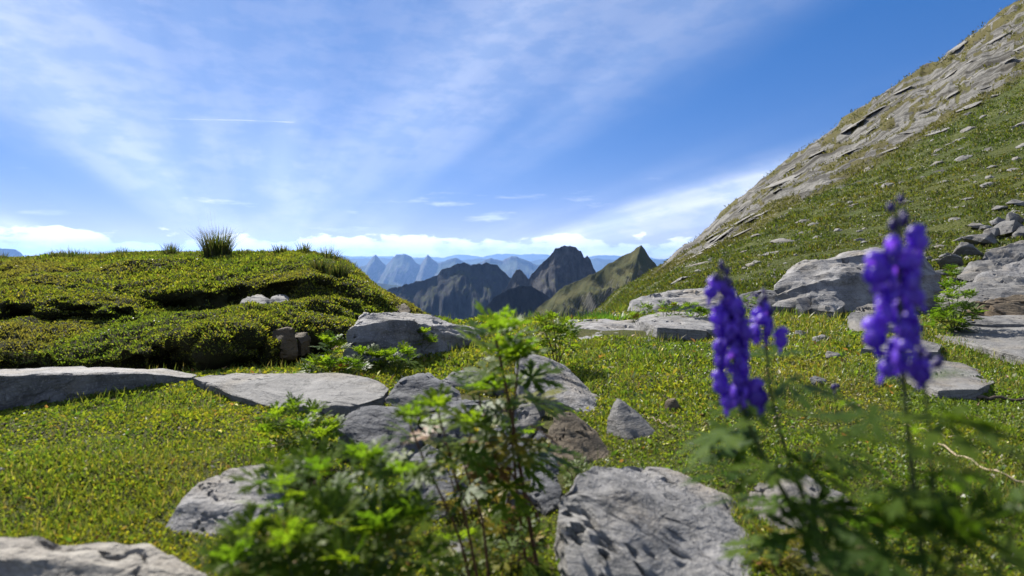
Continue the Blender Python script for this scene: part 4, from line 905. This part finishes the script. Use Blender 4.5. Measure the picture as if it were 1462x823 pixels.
plant('thin single stem with a tiny closed bud between the two monkshoods', 'plant', [{'pts': ta, 'spike': (.965, 3, .8, 3), 'n': 6, 'start': .4}], .05, 'bud_stem', seed=31, mix='d', rad=.0018)
# leafy plants in the middle foreground
ca = [P(768, 836, 1.06), P(748, 700, 1.05), P(728, 580, 1.05), P(708, 484, 1.04)]; ca[0][2] = 0
cb = [P(752, 836, 1.08), P(740, 720, 1.08), P(730, 620, 1.08), P(740, 520, 1.08)]; cb[0][2] = 0
cc_ = [P(760, 836, 1.1), P(775, 740, 1.1), P(690, 620, 1.12), P(684, 560, 1.12)]; cc_[0][2] = 0
plant('tall leafy plant with reddish brown stems and yellow-tipped leaves', 'plant', [{'pts': ca, 'n': 25, 'start': .45, 'r': 1.35, 'mat': STEMR}, {'pts': cb, 'n': 14, 'start': .5, 'mat': STEMR, 'yellow': .3}, {'pts': cc_, 'n': 9, 'start': .55, 'mat': STEMR, 'yellow': .3, 'size': .8}], .105, seed=41, mix='g', yellow=.22, rad=.0034, elev=(-25, 40))
da = [P(690, 850, .95), P(665, 740, .94), P(640, 640, .93), P(625, 588, .93)]; da[0][2] = 0
db_ = [P(700, 850, .97), P(690, 740, .97), P(660, 660, .97), P(675, 612, .97)]; db_[0][2] = 0
de = [P(680, 850, .95), P(655, 760, .95), P(602, 650, .94), P(585, 606, .94)]; de[0][2] = 0
plant('leafy plant with pale glossy leaves leaning over the dark rocks', 'plant', [{'pts': da, 'n': 9, 'start': .62}, {'pts': db_, 'n': 8, 'start': .55, 'yellow': .4}, {'pts': de, 'n': 9, 'start': .62}], .072, seed=47, mix='g', yellow=.15, stem_mat=STEMR, elev=(-20, 40))
bl = []
for (tx, ty, dd) in [(355, 770, .72), (400, 700, .78), (455, 680, .82), (520, 668, .84), (575, 690, .82), (470, 750, .74), (540, 770, .74), (410, 790, .68), (590, 750, .78), (330, 810, .66), (500, 810, .68)]:
    q = P(tx, ty, dd); bx = np.array((P(470, 900, .85)[0]*.55+q[0]*.45, dd+.06, 0.)); bl.append({'pts': [bx, np.array((bx[0]*.6+q[0]*.4, dd+.04, q[2]*.55)), q]})
plant('spreading bushy plant with blurred bright green leaves in the foreground', 'plant', bl, .080, seed=53, mix='g', nleaf=11, start=.5, yellow=.10, rad=.0024, elev=(-20, 40), rosette=6)
plant('leafy bush growing between the turf and the blue-grey block', 'plant', stems_at(440, 672, [(420, 585, .05), (395, 600), (450, 592, .06), (470, 612), (380, 622, -.03), (430, 615, -.06), (460, 632, -.05)]), .075, seed=59, nleaf=7, start=.3, yellow=.04)
for i, (px, py, tips, lab, mx_k, sz) in enumerate([
    (655, 735, [(640, 672), (662, 660), (680, 680)], 'yellow and orange withering plant before the dark jagged rock', 'y', .06),
    (715, 745, [(700, 690), (722, 684), (735, 700)], 'withering weed with yellow leaves between the leafy stems', 'y', .05),
    (735, 815, [(715, 752), (745, 745), (760, 770)], 'green weed at the foot of the tall leafy plant', 'g', .055),
    (660, 815, [(640, 775), (672, 770), (690, 785)], 'low green weed beside the low flat pale stone', 'g', .05),
    (822, 690, [(808, 668), (826, 664), (838, 676)], 'small weed between the brownish wedge and the big pale rock', 'g', .04),
    (770, 665, [(762, 640), (778, 636)], 'small yellowish weed beside the brownish wedge', 'y', .04),
    (690, 660, [(680, 622), (700, 615), (710, 632)], 'yellow-green weed on the shaded grey rock', 'y', .05),
    (1110, 810, [(1095, 775), (1120, 770), (1135, 790)], 'yellowing weed at the foot of the flowering plants', 'y', .045)]):
    plant(lab, 'plant', stems_at(px, py, tips), sz, 'weed', seed=160+i, mix=mx_k, nleaf=6, start=.15, rosette=3, yellow=.35, rad=.0016, stem_mat=STEMR)
# small plants around the angular boulder
for i, (px, py, tips, lab) in enumerate([
    (472, 522, [(462, 488), (478, 486), (470, 494), (486, 497)], 'small leafy plant against the left side of the angular boulder'),
    (600, 512, [(588, 484), (606, 478), (618, 488)], 'leafy rosette in front of the angular boulder with a tuft of fine grass'),
    (571, 535, [(560, 510), (576, 505), (586, 514)], 'single pale rosette plant on a thin stem before the angular boulder'),
    (525, 528, [(516, 508), (532, 506), (540, 514)], 'low rosette at the front corner of the angular boulder'),
    (458, 540, [(448, 522), (462, 520), (472, 526), (440, 530)], 'low spreading leafy plant beside the broad flat slab'),
    (500, 538, [(490, 522), (506, 522), (515, 527)], 'low leafy plant behind the broad flat slab'),
    (552, 528, [(545, 512), (556, 511)], 'tiny leafy plant between the two rosettes'),
    (634, 500, [(628, 486), (640, 484)], 'tiny leafy plant at the right end of the angular boulder')]):
    plant(lab, 'plant', stems_at(px, py, tips), .085, 'rosette_plant', seed=70+i, nleaf=4, start=.45, rosette=6, yellow=.05, rad=.002, elev=(0, 45))
plant('bushy leafy plant on several thin stems at the far edge of the lawn', 'plant', stems_at(795, 532, [(772, 462), (790, 456), (808, 464), (780, 476, -.05), (800, 480, -.05), (816, 482), (760, 478)]), .095, seed=90, nleaf=6, start=.5, rad=.0028, stem_mat=STEMR, yellow=.04, elev=(-10, 40))
plant('blurred sprig of leaves beside the bushy plant', 'plant', stems_at(722, 520, [(716, 468), (730, 474)]), .08, seed=91, nleaf=5, start=.5, rad=.002, yellow=.05)
for i, (px, py, tips, lab) in enumerate([
    (922, 458, [(918, 438), (928, 440)], 'slender leafy sprig at the left of the flat slab'),
    (948, 464, [(945, 436), (955, 440)], 'slender leafy sprig standing before the low layered slab'),
    (965, 466, [(962, 438), (972, 442)], 'pale green sprig among the sprigs before the low layered slab'),
    (985, 468, [(980, 440), (992, 438), (998, 446)], 'tallest sprig cluster growing from the flat slab'),
    (1004, 466, [(1002, 446), (1010, 450)], 'low sprig right of the tallest sprig cluster'),
    (905, 462, [(902, 450), (912, 452)], 'tiny sprig beside the bright green tuft'),
    (1070, 450, [(1064, 428), (1078, 430)], 'leafy sprig in the gap left of the huge boulder')]):
    plant(lab, 'plant', stems_at(px, py, tips), .085, 'leafy_sprig', seed=110+i, nleaf=6, start=.2, rosette=3, rad=.003, elev=(10, 55))
w1 = stems_at(1193, 446, [(1190, 410)]); w1[0]['spike'] = (.90, 5, 2.0, 1)
w1 += stems_at(1206, 446, [(1208, 420), (1215, 426)])
plant('small plant with one violet flower head before the huge boulder', 'flower', w1, .11, 'monkshood_plant', seed=130, nleaf=6, start=.2, rad=.004, mix='g')
w2 = stems_at(1336, 440, [(1334, 388)]); w2[0]['spike'] = (.93, 4, 1.8, 1)
plant('dark leafy clump beside the large flat slab', 'plant', stems_at(1362, 478, [(1350, 412), (1370, 410), (1385, 425), (1340, 435), (1360, 430, -.1), (1378, 445, -.1), (1395, 450), (1335, 455), (1352, 455, -.2)]), .12, seed=133, mix='d', nleaf=7, start=.25, yellow=.12, rad=.004)
plant('upright leafy plant rising above the dark clump by the rock pile', 'plant', stems_at(1362, 425, [(1360, 384), (1368, 390), (1352, 392)]), .14, seed=135, mix='d', nleaf=5, start=.4, yellow=.03, rad=.004)
plant('small upright plant on the pale bench of rock', 'plant', stems_at(1392, 420, [(1395, 392), (1388, 396)]), .13, seed=137, mix='d', nleaf=5, start=.4, yellow=.06, rad=.004)
plant('green tufted plant growing on the cracked block', 'plant', stems_at(1442, 398, [(1442, 380), (1450, 384), (1434, 386)]), .14, seed=139, mix='g', nleaf=5, start=.3, yellow=.03, rad=.004)
plant('yellowing plant beside the dark low ledge', 'plant', stems_at(1435, 440, [(1430, 404), (1442, 402), (1425, 412), (1452, 412)]), .13, seed=141, mix='y', nleaf=6, start=.3, yellow=.4, rad=.004)
plant('yellow-green plant low in front of the dark ledge', 'plant', stems_at(1402, 446, [(1395, 426), (1408, 424), (1416, 432)]), .12, seed=143, mix='y', nleaf=5, start=.3, yellow=.3, rad=.003)

# dry stalks and twigs lying on the lawn
def stick(label, pts, r0, r1, mat, name='dry_stalk', cat='stalk'):
    A = [hit(*q)+np.array((0, 0, .012)) for q in pts]; base = A[0]
    c = curve(A, 14)-base; c[:, 2] += .006*np.sin(np.arange(14)*1.7); v, f = tube(c, r0, r1)
    tag(obj(name, mesh_np(name, v, f, mat=mat), loc=base), label, cat)
stick('long pale dry stalk lying on the lawn behind the tall flower spike', [(1340, 640), (1380, 662), (1430, 685), (1500, 705)], .0035, .0028, STEMD)
stick('short pale dry stalk lying near the long pale stalk', [(1290, 612), (1330, 622), (1368, 632)], .002, .0015, STEMD)
stick('dark knobbly twig lying on the lawn below the flat bare slab', [(1395, 573), (1420, 572), (1470, 577), (1520, 580)], .009, .004, TWIG, 'twig', 'twig')
stick('thin yellow straw lying beside the small pointed rock', [(930, 602), (945, 608), (962, 616)], .002, .0012, STEMD)

# contrail high in the sky
m = M('contrail_ice'); n_ = m.noise(m.mapped(m.pos(), (.0012, .004, .004)), 1.0, 5, .6)
tr = m.n('ShaderNodeBsdfTransparent'); pr = m.n('ShaderNodeBsdfPrincipled'); pr.inputs['Base Color'].default_value = (.9, .9, .9, 1); tl = m.n('ShaderNodeBsdfTranslucent'); tl.inputs[0].default_value = (.9, .9, .9, 1)
ms = m.n('ShaderNodeMixShader'); ms.inputs[0].default_value = .6; m.l(pr.outputs[0], ms.inputs[1]); m.l(tl.outputs[0], ms.inputs[2])
mx_ = m.n('ShaderNodeMixShader'); m.l(m.rng(n_, .35, .7, .0, .17), mx_.inputs[0]); m.l(tr.outputs[0], mx_.inputs[1]); m.l(ms.outputs[0], mx_.inputs[2]); m.l(mx_.outputs[0], m.out.inputs[0])
cpts = [P(a, b, 33000) for a, b in ((238, 170), (290, 171), (350, 172), (420, 175))]
v, f = tube(curve(cpts, 20)-cpts[0], 12, 34, 8)
tag(obj('contrail', mesh_np('contrail', v, f, mat=m.m), loc=cpts[0]), 'short thin white contrail in the blue sky', 'contrail', kind='structure')

# ------------------------------------------------------------------ haze: one closed box of thin even air
hb = np.array([(x, y, z) for x in (-36000, 36000) for y in (-2600, 36500) for z in (-1040, 620)], float)
hq = [(0, 1, 3, 2), (4, 6, 7, 5), (0, 4, 5, 1), (2, 3, 7, 6), (0, 2, 6, 4), (1, 5, 7, 3)]
hm_ = bpy.data.materials.new('haze_air'); hm_.use_nodes = True; t = hm_.node_tree; t.nodes.clear()
o_ = t.nodes.new('ShaderNodeOutputMaterial'); pv = t.nodes.new('ShaderNodeVolumePrincipled'); t.links.new(pv.outputs[0], o_.inputs['Volume'])
pv.inputs['Color'].default_value = (.26, .49, 1.0, 1); pv.inputs['Density'].default_value = 3.0e-5; pv.inputs['Anisotropy'].default_value = .35
tag(obj('haze', mesh_np('haze', hb, np.array(hq), mat=hm_, smooth=False)), 'thin blue haze filling the far valleys', 'haze', kind='stuff')
